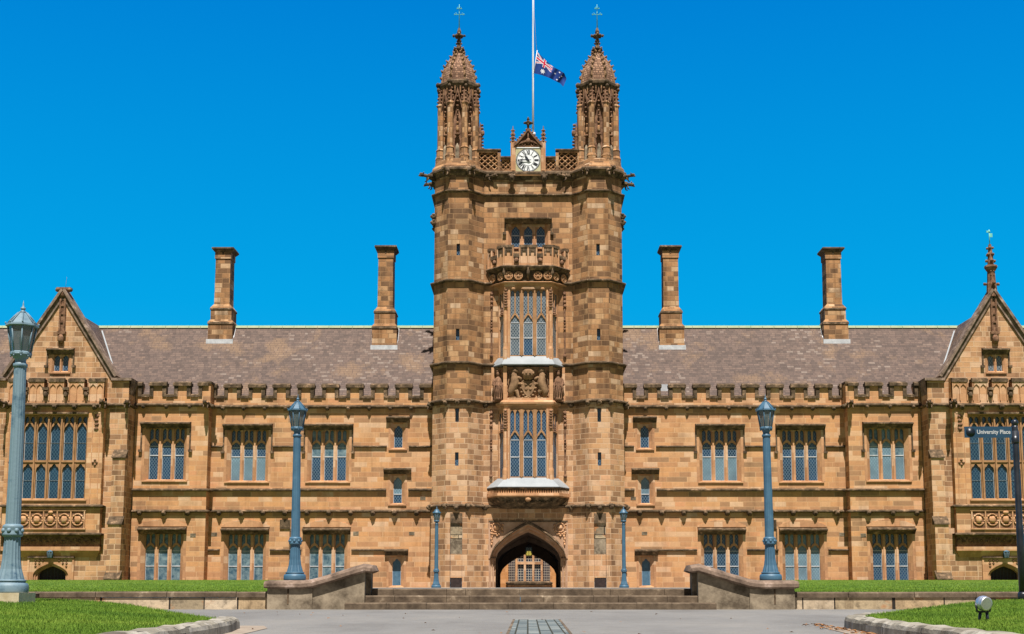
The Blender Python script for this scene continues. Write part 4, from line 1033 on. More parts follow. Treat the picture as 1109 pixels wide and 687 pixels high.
def hand(name, ang, L, w, tail, y):
    h = MB(); a = radians(ang)
    d = Vector((sin(a), cos(a))); n_ = Vector((d.y, -d.x))
    pts = [d*-tail+n_*w*.8, d*-tail-n_*w*.8, d*L*.55-n_*w*1.5, d*L-n_*w*.2, d*L+n_*w*.2, d*L*.55+n_*w*1.5]
    f = [(p.x, y, cz+p.y) for p in pts]; b_ = [(p.x, y+.02, cz+p.y) for p in pts]
    h.rings([f, b_]); h.rings([[(.07*cos(q*pi/6), y-.005, cz+.07*sin(q*pi/6)) for q in range(12)], [(.07*cos(q*pi/6), y+.03, cz+.07*sin(q*pi/6)) for q in range(12)]])
    part(name, h, ['clock_dark'], cf)
hand('hour_hand', -33, .44, .052, .16, yd-.10); hand('minute_hand', -90, .74, .028, .22, yd-.13)

# ---- balcony
zwall = zc
zc = lambda p: Zp(p, YC-1.2)
def seg(B, p, q, t0, t1, zz0, zz1, th, m=0, out=0.0):
    p, q = Vector(p), Vector(q); a = p+(q-p)*t0; b_ = p+(q-p)*t1
    B.sweep([a, b_], [(-th+out, 0), (out, 0), (out, zz1-zz0), (-th+out, zz1-zz0)], zz0, m)
balP = [(-2.88, YC), (-1.74, YC-1.2), (1.74, YC-1.2), (2.88, YC)]
bal = MB(); zf, z1_, zcap = zc(288), zc(268.5), zc(265.5)
bal.rings([[(x, y, z) for x, y in pl] for pl, z in ((bayP, zc(309)), ([(-2.2, YC), (-1.7, YC-.9), (1.7, YC-.9), (2.2, YC)], zc(307.5)), ([(-2.55, YC), (-1.70, YC-1.02), (1.70, YC-1.02), (2.55, YC)], zc(305)))], 0)
bal.rings([[(x, y, z) for x, y in pl] for pl, z in (([(-2.50, YC), (-1.67, YC-.98), (1.67, YC-.98), (2.50, YC)], zc(305)), ([(-2.62, YC), (-1.68, YC-1.0), (1.68, YC-1.0), (2.62, YC)], zc(292)))], 1)  # backing coloured dark, painting in the shade behind the quatrefoils
bal.sweep(balP, [(-.05, .10), (.10, .08), (.24, -.02), (.20, -.12), (.02, -.24), (-.1, -.26)], zf-.05, 1); bal.rings([[(x, y, z) for x, y in balP] for z in (zf-.2, zf)], 0)
bal.sweep([(x*.97, y+.05) if abs(x) < 2 else (x*.95, y) for x, y in balP], [(-.05, .06), (.07, .0), (.02, -.08), (-.05, -.08)], zc(305.5), 0)
for (p, q, xs_) in ((balP[1], balP[2], 5), (balP[0], balP[1], 2), (balP[2], balP[3], 2)):   # quatrefoils in the lower band
    p, q = Vector(p), Vector(q); L = (q-p).length; n = 5 if xs_ == 5 else 2; d = (q-p).normalized(); nn = Vector((d.y, -d.x))
    k_list = [(i+.5)/(n) for i in range(n) if not (n == 5 and i == 2)]
    for t in k_list:
        c = p+(q-p)*t-nn*.05; zz = zc(298.5); r = .28
        for j in range(10):
            a0, a1 = 2*pi*j/10, 2*pi*(j+1)/10
            P0 = c+d*r*cos(a0); P1 = c+d*r*cos(a1)
            bal.tube([(P0.x, P0.y, zz+r*sin(a0)), (P1.x, P1.y, zz+r*sin(a1))], .05, 4, 0)
        for j in range(4):
            P0 = c+d*.17*cos(j*pi/2+pi/4); bal.blob((P0.x, P0.y, zz+.17*sin(j*pi/2+pi/4)), (.06, .06, .06), 0, 0, 6, 4)
        P0 = c; bal.tube([(P0.x-d.x*r, P0.y-d.y*r, zz), (P0.x+d.x*r, P0.y+d.y*r, zz)], .035, 4, 0); bal.tube([(P0.x, P0.y, zz-r), (P0.x, P0.y, zz+r)], .035, 4, 0)
for x, y in ((-2.8, YC-.1), (-1.74, YC-1.24), (0, YC-1.26), (1.74, YC-1.24), (2.8, YC-.1)):
    bal.blob((x, y, zf-.08), (.17, .17, .14), 1, .2); bal.tube([(x, y, zf-.1), (x*.99, y+.12, zc(297)), (x*.97, y+.22, zc(303))], [.17, .13, .04], 6, 1)
FR = (balP[1], balP[2]); CL = (balP[0], balP[1]); CR = (balP[2], balP[3])
def t_(x): return (x+1.74)/3.48
for (sg, t0, t1, full) in ((FR, t_(-.60), t_(.60), 1), (FR, 0.0, t_(-1.08), 1), (FR, t_(1.08), 1.0, 1), (FR, t_(-1.08), t_(-.60), 0), (FR, t_(.60), t_(1.08), 0),
                           (CL, .62, 1.0, 1), (CL, .0, .22, 1), (CL, .22, .62, 0), (CR, .0, .38, 1), (CR, .78, 1.0, 1), (CR, .38, .78, 0)):
    if full:
        seg(bal, *sg, t0, t1, zf, z1_, .2, 0); seg(bal, *sg, max(0, t0-.02), min(1, t1+.02), z1_, zcap, .38, 1, .09)
        L = (Vector(sg[1])-Vector(sg[0])).length*(t1-t0); n = 2 if L > .8 else 1
        p, q = Vector(sg[0]), Vector(sg[1])
        for i in range(n+1):
            tt0 = t0+(t1-t0)*i/n; c = p+(q-p)*tt0; bal.lathe([(.07, zf), (.07, z1_)], (c.x+(0), c.y-.03), 6, 0, False)
        for i in range(n):
            ta, tb_ = t0+(t1-t0)*i/n, t0+(t1-t0)*(i+1)/n
            for sd in (0, 1):     # blind trefoil heads, coloured dark to stand in for shaded openings
                seg(bal, *sg, ta+(tb_-ta)*(0.04+sd*.66), ta+(tb_-ta)*(.34+sd*.62), zc(276), z1_-.02, .12, 1, .05)
            seg(bal, *sg, ta+(tb_-ta)*.3, ta+(tb_-ta)*.7, zc(272.5), z1_-.02, .12, 1, .05)
    else:
        seg(bal, *sg, t0, t1, zf, zc(279), .2, 0); seg(bal, *sg, t0+.005, t1-.005, zc(279), zc(275), .42, 1, .12)
        p, q = Vector(sg[0]), Vector(sg[1]); c = p+(q-p)*(t0+t1)/2; bal.blob((c.x, c.y-.1, zc(282.5)), (.17, .15, .2), 2, .15)
part('balcony', bal, ['trim', 'dark', 'carved'], tower)

# ---- oriels
zc = lambda p: Zp(p, YC-.85)
def oriel(zs, zh, H_rows, name, pane, blind, sashz):
    """canted bay window: sill row zs to head row zh (photo rows)"""
    z0, z1 = zc(zs), zc(zh); H = z1-z0; yf = YC-.85
    za, zsn = zc(H_rows[0])-z0, zc(H_rows[1])-z0
    W = gothic('oriel_window', n=3, lw=.66, pitch=.93, H=H, zsp=zsn, zap=za, recess=.16, splay=.04, small=True, surround=0, sill=None, hood=None, glass=pane, thick=.16, blind=blind, sash=sashz, headz=.3, apex_p=1.0, frame='trim_dull')[0]
    o = place(W, tower, (0, yf, z0))
    B = MB()
    B.band([-1.68, 1.68], [z0-.3]*2, [z0]*2, yf, yf+.2)
    for s in (-1, 1):
        B.box(s*1.28, s*1.50, yf+.02, yf+.3, z0, z1)
        # corner posts, octagonal with crocketed caps
        B.lathe([(.20, z0-.3), (.20, z0+.5), (.16, z0+.7), (.16, z1)], (s*1.60, yf+.03), 8, 0, False, pi/8)
        for k in range(7): B.blob((s*1.60, yf-.16, z1-.15-.2*k), (.13, .08, .09), 1, .25, 6, 4)
        B.lathe([(.10, z0-.3), (.10, z1)], (s*1.36, yf-.02), 6, 0, False)
        # canted light
        p0, p1 = Vector((s*1.68, yf)), Vector((s*2.14, YC)); d = (p1-p0); L = d.length; u = d.normalized(); nrm = Vector((u.y, -u.x)) if s > 0 else Vector((-u.y, u.x))
        def q(t, o_, z): v = p0+u*t*L+nrm*o_; return (v.x, v.y, z)
        for (t0, t1, a, b_, o0) in ((.0, .14, z0-.3, z1, 0), (.86, 1.0, z0-.3, z1, 0), (0, 1, z0-.3, z0+.03, 0), (0, 1, z1-.25, z1, 0), (.14, .86, zc(H_rows[0]), zc(H_rows[0])+.14, -.01), (.47, .53, zc(H_rows[0]), z1, -.01)):
            B.mesh([q(t0, o0, a), q(t1, o0, a), q(t1, o0, b_), q(t0, o0, b_), q(t0, o0-.14, a), q(t1, o0-.14, a), q(t1, o0-.14, b_), q(t0, o0-.14, b_)], [(0,1,2,3),(4,5,6,7),(0,1,5,4),(1,2,6,5),(2,3,7,6),(3,0,4,7)], 0)
        B.poly([q(.1, -.1, z0), q(.9, -.1, z0), q(.9, -.1, z1), q(.1, -.1, z1)], 2)
        for k in range(5):
            v = q(.3, .06, zc(H_rows[0])+.05+.12*k); B.blob((v[0], v[1], v[2]), (.15-.02*k, .1, .08), 1, .25, 6, 4)
        # wall shafts beside the bay
        xx = s*2.62; B.lathe([(.07, z0+.1), (.07, z1)], (xx, YC-.05), 6, 1, False)
        for k in range(4): B.blob((xx, YC-.08, z1-.2-.3*k), (.12, .12, .16), 1, .25, 6, 4)
        for k in range(4): B.blob((xx, YC-.08, (z0+z1)/2+.3-.22*k), (.09, .10, .12), 1, .25, 6, 4)
        B.blob((xx, YC-.1, z0+.15), (.13, .12, .15), 1, .1)
    B.rings([[(x, y, z) for x, y in bayP] for z in (z1, z1+.35)], 0)
    B.box(-1.6, 1.6, yf+.4, yf+.45, z0, z1, 2)
    return part('oriel_frame', B, ['trim', 'carved', pane], tower)
oriel(386, 313, (341, 349), 'oriel_window', 'glass_pale', [(0, 0), (5, 0), (0, 0)], zc(366)-zc(386))
oriel(517.5, 443, (468, 476), 'oriel_window', 'glass', None, (zc(495)-zc(517.5)))
# soffits / cornices over the oriels
C = MB()
C.sweep(bayP, [(-.3, .30), (.10, .28), (.22, .14), (.20, .02), (.05, -.08), (-.1, -.16)], zc(438), 0)
C.rings([[(x, y, z) for x, y in pl] for pl, z in ((bayP, zc(440)), ([(-2.3, YC), (-1.72, YC-1.0), (1.72, YC-1.0), (2.3, YC)], zc(437)), (bayP, zc(434)))], 0)
part('bay_cornice', C, ['trim'], tower)
def skirt(polyA, polyB, za, zb_, name='sill_roof'):
    Lk = MB(); Lk.rings([[(x, y, z) for x, y in pl] for pl, z in ((polyB, zb_-.04), (polyB, zb_), ([((a[0]+2*b_[0])/3, (a[1]+2*b_[1])/3) for a, b_ in zip(polyA, polyB)], zb_+(za-zb_)*.38), (polyA, za))])
    for i in range(3):
        a, b_ = Vector(polyA[i]), Vector(polyB[i])
    part(name, Lk, ['lead'], tower)
big1 = [(-2.62, YC), (-1.86, YC-1.18), (1.86, YC-1.18), (2.62, YC)]
skirt([(-2.16, YC), (-1.55, YC-.87), (1.55, YC-.87), (2.16, YC)], big1, zc(386), zc(395))
big2 = [(-2.92, YC), (-2.14, YC-1.42), (2.14, YC-1.42), (2.92, YC)]
skirt([(-2.16, YC), (-1.55, YC-.87), (1.55, YC-.87), (2.16, YC)], big2, zc(517.5), Zp(527, YC-1.42))
C = MB(); zc = lambda p: Zp(p, YC-1.3)
def sp_(pl, k): return [(x*(1-k*.12) , YC+(y-YC)*(1-k)) for x, y in pl]
C.rings([[(x, y, z) for x, y in pl] for pl, z in ((sp_(big2, .0), zc(527.5)), (sp_(big2, .06), zc(529.5)), (sp_(big2, .16), zc(530)), (sp_(big2, .18), zc(534)))], 0)
C.rings([[(x, y, z) for x, y in pl] for pl, z in ((sp_(big2, .02), zc(534)), (sp_(big2, .0), zc(537)), (sp_(big2, .08), zc(538.5)))], 1)
C.rings([[(x, y, z) for x, y in pl] for pl, z in ((sp_(big2, .10), zc(538.5)), ([(-2.62, YC), (-1.9, YC-1.0), (1.9, YC-1.0), (2.62, YC)], zc(543)), ([(-2.2, YC), (-1.75, YC-.4), (1.75, YC-.4), (2.2, YC)], zc(548.5)), ([(-2.0, YC), (-1.7, YC-.15), (1.7, YC-.15), (2.0, YC)], zc(550)))], 2)
pl = sp_(big2, .13)
for i in range(3):
    p, q = Vector(pl[i]), Vector(pl[i+1]); n = 26 if i == 1 else 7
    for k in range(n):
        c = p+(q-p)*(k+.5)/n; C.box(c.x-.045, c.x+.045, c.y-.03, c.y+.1, zc(533.8), zc(530.6), 1)
C.blob((0, YC-1.22, zc(540.5)), (.24, .18, .2), 1, .1)
for k in range(13): C.blob(((k-6)*.27, YC-1.02, zc(543)), (.13, .12, .11), 2, .3, 6, 4)
part('oriel_corbel', C, ['dark', 'trim', 'dark'], tower)

# ---- coat of arms and carved figures
zc = lambda p: Zp(p, YC-.85)
zA, zB_ = zc(434), zc(396.5); yf = YC-.85
B = MB()
B.poly([(-1.6, yf+.38, zA), (1.6, yf+.38, zA), (1.6, yf+.38, zB_), (-1.6, yf+.38, zB_)]); B.box(-1.68, 1.68, yf-.02, yf+.4, zA-.05, zA+.20)
for s in (-1, 1):
    B.box(s*1.50, s*1.76, yf-.05, yf+.35, zA, zB_); B.poly([(s*1.6, yf+.35, zA), (s*2.14, YC-.02, zA), (s*2.14, YC-.02, zB_), (s*1.6, yf+.35, zB_)]); B.box(s*2.42, s*2.62, YC-.22, YC+.02, zA, zB_)
arms = part('arms_panel', B, ['trim'], tower)
def supporter(s):
    b_ = MB(); z = lambda p: zc(p); y = yf+.16
    b_.tube([(s*1.15,y,z(430)),(s*1.22,y,z(424)),(s*1.02,y,z(419)),(s*.92,y-.05,z(413)),(s*.98,y-.06,z(407)),(s*1.0,y-.08,z(402))], [.17,.26,.33,.31,.24,.17], 8)
    b_.blob((s*.93,y-.12,z(401.5)), (.27,.22,.22), jit=.15); b_.blob((s*.76,y-.16,z(402.5)), (.12,.1,.08), jit=.1, n=6, k=4)
    b_.tube([(s*.92,y-.06,z(410)),(s*.66,y-.1,z(409)),(s*.44,y-.08,z(411))], [.15,.12,.10], 6); b_.tube([(s*.92,y-.06,z(414)),(s*.66,y-.1,z(416)),(s*.44,y-.06,z(415))], [.14,.11,.09], 6)
    b_.tube([(s*1.05,y,z(421)),(s*.80,y-.05,z(424)),(s*.72,y-.05,z(430)),(s*.58,y-.05,z(431.5))], [.22,.16,.12,.10], 6)
    b_.tube([(s*1.25,y,z(424)),(s*1.35,y,z(428)),(s*1.15,y-.05,z(432))], [.12,.09,.08], 6)
    b_.tube([(s*1.30,y+.05,z(422)),(s*1.42,y+.05,z(414)),(s*1.32,y+.05,z(407)),(s*1.42,y+.05,z(402))], [.05,.05,.06,.10], 6)
    for k in range(6): b_.blob((s*(1.0+.1*(k % 2)),y-.12+.03*k,z(404+2.2*k)), (.16,.12,.12), jit=.3, n=7, k=4)
    if s > 0: b_.tube([(s*.86,y-.14,z(400)),(s*.74,y-.16,z(396.5))], [.04,.01], 5)
    else: b_.blob((s*.95,y-.08,z(398.5)), (.13,.12,.09), jit=.3)
    part('supporter', b_, ['relief'], arms)
supporter(-1); supporter(1)
b_ = MB(); y = yf+.12
b_.mesh([(x*.46, yy, zc(420.5)+zz*.62) for yy in (y-.12, y+.15) for x, zz in ((-1,.8),(1,.8),(1.05,.1),(.6,-.6),(0,-1),(-.6,-.6),(-1.05,.1))], [tuple(range(7)), tuple(range(13, 6, -1))]+[(i, (i+1) % 7, (i+1) % 7+7, i+7) for i in range(7)])
for (x, r) in ((-.15, 416.5), (.15, 416.5), (-.15, 421.5), (.15, 421.5)): b_.blob((x, y-.13, zc(r)), (.11, .05, .12), jit=.3)
for j in range(14):
    a = 2*pi*j/14; b_.blob((.52*cos(a), y-.08, zc(420.5)+.64*sin(a)), (.10, .08, .10), jit=.2, n=6, k=4)
for k in range(15): b_.blob(((k-7)*.19, y-.05, zc(431.5)+.07*sin(k*1.3)), (.13, .1, .09), jit=.25, n=6, k=4)
part('shield', b_, ['relief'], arms)
b_ = MB(); b_.lathe([(.34, zc(411)), (.38, zc(408)), (.46, zc(407)), (.42, zc(405.8)), (.47, zc(403)), (.34, zc(400.5)), (.13, zc(399.2)), (.08, zc(398.2))], (0, y-.02), 14)
b_.blob((0, y-.02, zc(397.8)), .09)
for j in range(10): a = 2*pi*j/10; b_.blob((.45*cos(a), y-.02+.45*sin(a), zc(405)), (.08, .08, .12), jit=.2, n=6, k=4)
part('crown', b_, ['relief'], arms)
for s in (-1, 1):
    b_ = MB(); x, y = s*2.12, YC-.42
    b_.lathe([(.42, zc(433.8)), (.40, zc(430)), (.34, zc(429)), (.30, zc(422)), (.33, zc(414)), (.30, zc(410)), (.12, zc(407.5)), (.11, zc(406.5))], (x, y), 10, 0)
    b_.blob((x, y-.03, zc(404)), (.16, .17, .20), jit=.05); b_.blob((x, y, zc(401.2)), (.17, .18, .07), jit=.2)
    for q in (-1, 1): b_.tube([(x+q*.27, y, zc(410)), (x+q*.38, y-.12, zc(416)), (x+q*.12, y-.34, zc(418))], [.12, .10, .07], 7)
    for k in range(5): b_.tube([(x+(k-2)*.13, y-.30, zc(414)), (x+(k-2)*.16, y-.36, zc(430))], [.04, .06], 5)
    b_.box(x-.4, x+.4, y-.3, y+.3, zc(434.5), zc(432.5))
    part('carved_figure', b_, ['carved'], tower)

# ---- archway and passage
zc = zwall
A_ = MB(); K = 28; ts = [-1+2*k/K for k in range(K+1)]; sp = zc(605); ztopA = zc(565.5)
def arch_curve(w, apex, spr=sp): return [w*t for t in ts], [spr+(apex-spr)*archf(t, 1.12, .60) for t in ts]
orders = ((2.70, zc(569.0), YC-.02, YC+.12, 0), (2.60, zc(570.5), YC+.10, YC+.26, 1), (2.50, zc(572.5), YC+.24, YC+.42, 0), (2.40, zc(574), YC+.40, YC+.62, 1), (2.30, zc(576), YC+.60, YC+1.0, 0))
for i, (w, ap, y0, y1, mt) in enumerate(orders):
    xs, lo = arch_curve(w, ap)
    hi = [ztopA+.005]*(K+1) if i == 0 else [l+.32 for l in lo]
    A_.band(xs, lo, hi, y0, y1, mt if i else 0)
    for s in (-1, 1): A_.box(s*w, s*(w+.26), y0+.001, y1, -.6, sp+.02, 2 if i in (0,) else (0 if i % 2 else 2))
for s in (-1, 1):
    A_.box(s*2.70, s*2.762, YC-.02, YC+.02, -.6, ztopA)
# hood mould following the arch
xs, lo = arch_curve(2.66, zc(567.2)); 
for k in range(K): A_.mesh([(xs[k],YC-.20,lo[k]),(xs[k+1],YC-.20,lo[k+1]),(xs[k+1],YC-.16,lo[k+1]+.13),(xs[k],YC-.16,lo[k]+.13),(xs[k],YC+.02,lo[k]-.06),(xs[k+1],YC+.02,lo[k+1]-.06),(xs[k+1],YC+.02,lo[k+1]+.2),(xs[k],YC+.02,lo[k]+.2)], [(0,1,2,3),(4,5,1,0),(3,2,6,7)], 3)
A_.box(-2.78, 2.78, YC-.10, YC+.01, zc(565.5), zc(564), 3)
for s in (-1, 1): A_.box(s*2.68, s*2.78, YC-.08, YC+.01, sp, zc(565.5), 0)
part('archway', A_, ['trim_pale', 'trim', 'tower_low', 'dark'], tower)
for s in (-1, 1):
    b_ = MB(); x, z_ = s*2.22, zc(571.5)
    for j in range(12):
        a0, a1 = 2*pi*j/12, 2*pi*(j+1)/12; b_.tube([(x+.33*cos(a0), YC-.06, z_+.33*sin(a0)), (x+.33*cos(a1), YC-.06, z_+.33*sin(a1))], .05, 5)
    b_.blob((x, YC-.05, z_), (.2, .13, .2), jit=.1)
    for k in range(16):
        a = k*2.4; r = .42+.05*(k % 3); xx = x+r*cos(a)*.9; zz = z_+r*sin(a)*1.1
        if abs(xx) < 2.66 and zz < zc(566.5): b_.blob((xx, YC-.05, zz), (.09, .08, .09), jit=.3, n=6, k=4)
    for k in range(5): b_.blob((s*(2.56-.03*(k % 2)), YC-.05, zc(578+3*k)), (.10-.008*k, .07, .13), jit=.3, n=6, k=4)
    part('spandrel', b_, ['trim'], tower)
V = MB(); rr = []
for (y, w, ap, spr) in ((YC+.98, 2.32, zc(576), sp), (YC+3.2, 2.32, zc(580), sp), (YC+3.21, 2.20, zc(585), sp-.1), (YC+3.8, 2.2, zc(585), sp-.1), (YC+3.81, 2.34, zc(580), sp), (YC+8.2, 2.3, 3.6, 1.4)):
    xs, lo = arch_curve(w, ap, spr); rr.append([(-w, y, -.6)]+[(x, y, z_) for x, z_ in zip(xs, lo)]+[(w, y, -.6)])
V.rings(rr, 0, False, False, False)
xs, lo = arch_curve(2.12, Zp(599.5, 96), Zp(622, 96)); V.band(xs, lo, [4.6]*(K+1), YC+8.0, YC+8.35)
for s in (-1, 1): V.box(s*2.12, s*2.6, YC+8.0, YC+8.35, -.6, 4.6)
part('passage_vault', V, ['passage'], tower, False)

# ------------------------------------------------------------------ courtyard range behind the arch
ct = thing('courtyard_building', (0, 120, 0), 'sunlit orange stone courtyard range with a bay window, seen through the arched gateway', 'building')
YQ = 120.0; zq = lambda p: Zp(p, YQ)
B = MB(); bx_ = .1
B.wall(-16, 16, -.6, 9, YQ, [(5.4, 6.4, -.6, 2.0)]); B.box(-16, 16, YQ+.5, 128, -.6, 9); B.box(5.4, 6.4, YQ+.3, YQ+.35, -.6, 2)
part('wall', B, ['court'], ct)
B = MB(); B.rings([[(-16.3, YQ-.4, 8.9), (16.3, YQ-.4, 8.9), (16.3, 128.4, 8.9), (-16.3, 128.4, 8.9)], [(-16.3, 124, 13.6), (16.3, 124, 13.6), (16.3, 124.02, 13.6), (-16.3, 124.02, 13.6)]]); part('roof', B, ['slate'], ct)
B = MB(); cx = bx_; y = YQ-.9
qb = [(cx-2.05, YQ), (cx-1.35, y), (cx+1.35, y), (cx+2.05, YQ)]
B.sweep(qb, [(-.3, -1.2), (0, -1.2), (0, 0), (-.3, 0)], zq(630.5)); B.sweep(qb, [(-.3, 0), (0, 0), (0, 1.2), (-.3, 1.2)], zq(600))
B.sweep(qb, [(-.05, .1), (.25, -.05), (.22, -.2), (0, -.3)], zq(630.5), 1)
for x in (-1.27, -.47, .33, 1.13): B.box(cx+x-.04+.0, cx+x+.16, y, y+.3, zq(630), zq(600))
B.box(cx-1.3, cx+1.3, y+.02, y+.3, zq(611.5), zq(609)); B.box(cx-1.3, cx+1.3, y+.24, y+.26, zq(630), zq(600), 2)
for s in (-1, 1): B.poly([(cx+s*1.35, y+.2, zq(630)), (cx+s*2.0, YQ, zq(630)), (cx+s*2.0, YQ, zq(600)), (cx+s*1.35, y+.2, zq(600))], 2)
part('window', B, ['trim', 'dark', 'glass_court'], ct)

# ------------------------------------------------------------------ ground, road, terrace, lawns
import numpy as np
g = MB(); g.poly([(-300, -60, -.53), (300, -60, -.53), (300, 30.6, -.53), (-300, 30.6, -.53)]); setting('road', g, ['asphalt'], False)
g = MB(); g.poly([(-1500, 30.55, -.16), (1500, 30.55, -.16), (1500, 1600, -.16), (-1500, 1600, -.16)]); setting('terrace', g, ['stepstone'], False)
g = MB()
for (a, b_) in ((0, 1),):
    # strip of long blue-grey pavers running towards the camera
    g.poly([(-.22, 4, -.526), (.42, 4, -.526), (.50, 20.6, -.526), (-.22, 20.6, -.526)])
ps = setting('paving_strip', g, ['pavers'], False)
for q in ps.data.uv_layers[0].data: q.uv = (q.uv[1], q.uv[0]+.005)   # stretcher bond running lengthwise
m = M['pavers']
g = MB()
for (x0, x1, t0, t1) in ((-.25, -.215, -.25, -.215), (.415, .45, .495, .53)):
    g.poly([(x0, 4, -.5225), (x1, 4, -.5225), (t1, 20.65, -.5225), (t0, 20.65, -.5225)])
setting('paving_edge', g, ['stepstone'], False)

def sm(t): t = clampf(t); return t*t*(3-2*t)
def hL(x, y): return -.41+.17*sm((-x-3.9)/4.5)+.03*sm((-x-9)/6)
def hR(x, y): return -.41+.17*sm((x-4.2)/4.8)+.03*sm((x-9)/6)
frontL = [(-3.50, 4), (-3.50, 8), (-3.52, 11), (-3.60, 13.2), (-3.74, 14.8), (-3.90, 15.8), (-4.4, 16.9), (-5.3, 18.6), (-6.6, 20.8), (-9.0, 23.2), (-13, 25.8), (-22, 28)]
backL = [(-24, 4), (-24, 8), (-24, 11), (-24, 13.2), (-24, 14.8), (-24, 15.8), (-24, 16.9), (-24, 18.6), (-24, 20.8), (-24, 23.2), (-24, 25.8), (-24, 28)]
frontR = [(3.95, 4), (3.98, 8), (4.03, 11), (4.12, 13.5), (4.28, 15.6), (4.45, 16.7), (4.9, 17.9), (5.8, 19.4), (7.6, 21.6), (10, 23.8), (14, 26), (22, 28)]
backR = [(24, y) for _, y in frontR]
def lawn(front, back, h, name):
    L = MB(); n = 24; rows = []
    for (a, b_) in zip(front, back):
        rows.append([(a[0]+(b_[0]-a[0])*(k/n)**1.8, a[1]+(b_[1]-a[1])*(k/n)**1.8) for k in range(n+1)])
    rr = [[(x, y, h(x, y)) for x, y in r] for r in rows]
    L.rings(rr, 0, True, False, False)
    L.rings([[(x, y, -.56) for x, y in [r[0] for r in rows]], [(x, y, h(x, y)) for x, y in [r[0] for r in rows]]], 0, False, False, False)
    return setting(name, L, ['turf'], False)
lawn(frontL, backL, hL, 'lawn'); lawn(frontR, backR, hR, 'lawn')
def inside(front, x, y, s, margin=.02):
    if y < front[0][1] or y > front[-1][1]: return False
    for a, b_ in zip(front, front[1:]):
        if a[1] <= y <= b_[1]:
            fx = a[0]+(b_[0]-a[0])*(y-a[1])/(b_[1]-a[1]); return (x-fx)*s > margin
    return False
def blades(name, pts, h0, h1, w, label, seed):
    rs = np.random.RandomState(seed); P = np.array(pts, dtype=np.float64); n = len(P)
    a = rs.uniform(0, pi, n); h = rs.uniform(h0, h1, n); ww = w*rs.uniform(.6, 1.3, n)
    # wider blades farther away would look wrong from elsewhere: one size for all
    dx, dy = np.cos(a)*ww, np.sin(a)*ww; lx, ly = rs.normal(0, .35, n)*h, rs.normal(0, .35, n)*h
    v = np.empty((n, 3, 3)); v[:, 0] = P-np.stack([dx, dy, h*0+.01], 1); v[:, 1] = P+np.stack([dx, dy, h*0-.01], 1); v[:, 2] = P+np.stack([lx, ly, h], 1)
    me = bpy.data.meshes.new(name); me.vertices.add(3*n); me.vertices.foreach_set('co', v.ravel())
    me.loops.add(3*n); me.loops.foreach_set('vertex_index', np.arange(3*n, dtype=np.int32)); me.polygons.add(n)
    me.polygons.foreach_set('loop_start', np.arange(0, 3*n, 3, dtype=np.int32)); me.polygons.foreach_set('loop_total', np.full(n, 3, dtype=np.int32))
    me.materials.append(M['grass']); me.update(calc_edges=True)
    o = put(name, me); return tag(o, label, 'grass', kind='stuff')
def scat(front, h, s, n, seed):
    rnd = random.Random(seed); out = []
    while len(out) < n:
        y = 9.5+(28-9.5)*rnd.random(); x = s*(3.4+(rnd.random())*(y*.44+1.5-3.4))
        if inside(front, x, y, s, .0): out.append((x, y, h(x, y)))
    return out
blades('grass', scat(frontL, hL, -1, 105000, 1), .02, .055, .007, 'short green grass of the near lawn round the tall lamp at left', 1)
blades('grass', scat(frontR, hR, 1, 105000, 2), .02, .055, .007, 'short green grass of the near lawn round the small floodlight at right', 2)
# upper lawns on the terrace
def hU(x, y): return -.13+.65*sm((y-30.6)/57)**.8*sm((abs(x)-7.0-max(0, (y-31))*.10)/2.0) if y > 30.7 else -.13
for s in (-1, 1):
    L = MB(); rr = []
    for i in range(30):
        y = 30.45+(87.3-30.45)*(i/29)**1.4
        xi_ = 6.15+min(5.6, max(0, (y-30.8))*.13); r = []
        for k in range(16):
            x = xi_+(75-xi_)*(k/15)**2; r.append((s*x, y, (-.13+(.62)*((y-30.45)/57)) if k else -.045))
        rr.append(r)
    L.rings(rr, 0, True, False, False); setting('upper_lawn', L, ['turf'], False)
    rnd = random.Random(5+s); pts = []
    for _ in range(60000):
        y = 30.5+rnd.random()**2.2*56; xi_ = 6.3+min(5.6, max(0, (y-30.8))*.13); x = xi_+(y*.42+2-xi_)*rnd.random()
        pts.append((s*x, y, -.13+.62*((y-30.45)/57)-.005))
    blades('grass', pts, .02, .06, .011, 'green grass of the raised lawn behind the low wall, %s the steps' % ('left of' if s < 0 else 'right of'), 9+s)

# ---- kerbs
def kerb(path, s, label):
    n = len(path); K_ = MB(); rs = []
    for i, p in enumerate(path):
        a = Vector(path[max(i-1, 0)]); b_ = Vector(path[min(i+1, n-1)]); d = (b_-a).normalized(); nn = Vector((d.y, -d.x))*s
        q = Vector(p); j = .008*sin(i*2.3)
        sec = [(-.02, -.60), (-.02, -.40), (.00, -.385+j), (.03, -.372+j), (.19, -.375+j), (.235, -.40+j), (.25, -.44), (.262, -.60)]
        rs.append([(q.x+nn.x*o, q.y+nn.y*o, z) for o, z in sec])
    K_.rings(rs); o = part('kerb', K_, ['kerb'], None, True, (path[n//2][0], path[n//2][1], -.53)); tag(o, label, 'kerb')
def resample(pts, st=.28):
    out = [pts[0]]
    for a, b_ in zip(pts, pts[1:]):
        L = sqrt((a[0]-b_[0])**2+(a[1]-b_[1])**2); k = max(1, int(L/st))
        for i in range(1, k+1): out.append((a[0]+(b_[0]-a[0])*i/k, a[1]+(b_[1]-a[1])*i/k))
    return out
kerb(resample(frontL[:6]+[(-3.93, 16.05)]), 1, 'worn pale stone kerb with a square end, edging the lawn at left')
kerb(resample(frontR[:9]), -1, 'worn stone kerb curving round the lawn with the floodlight')
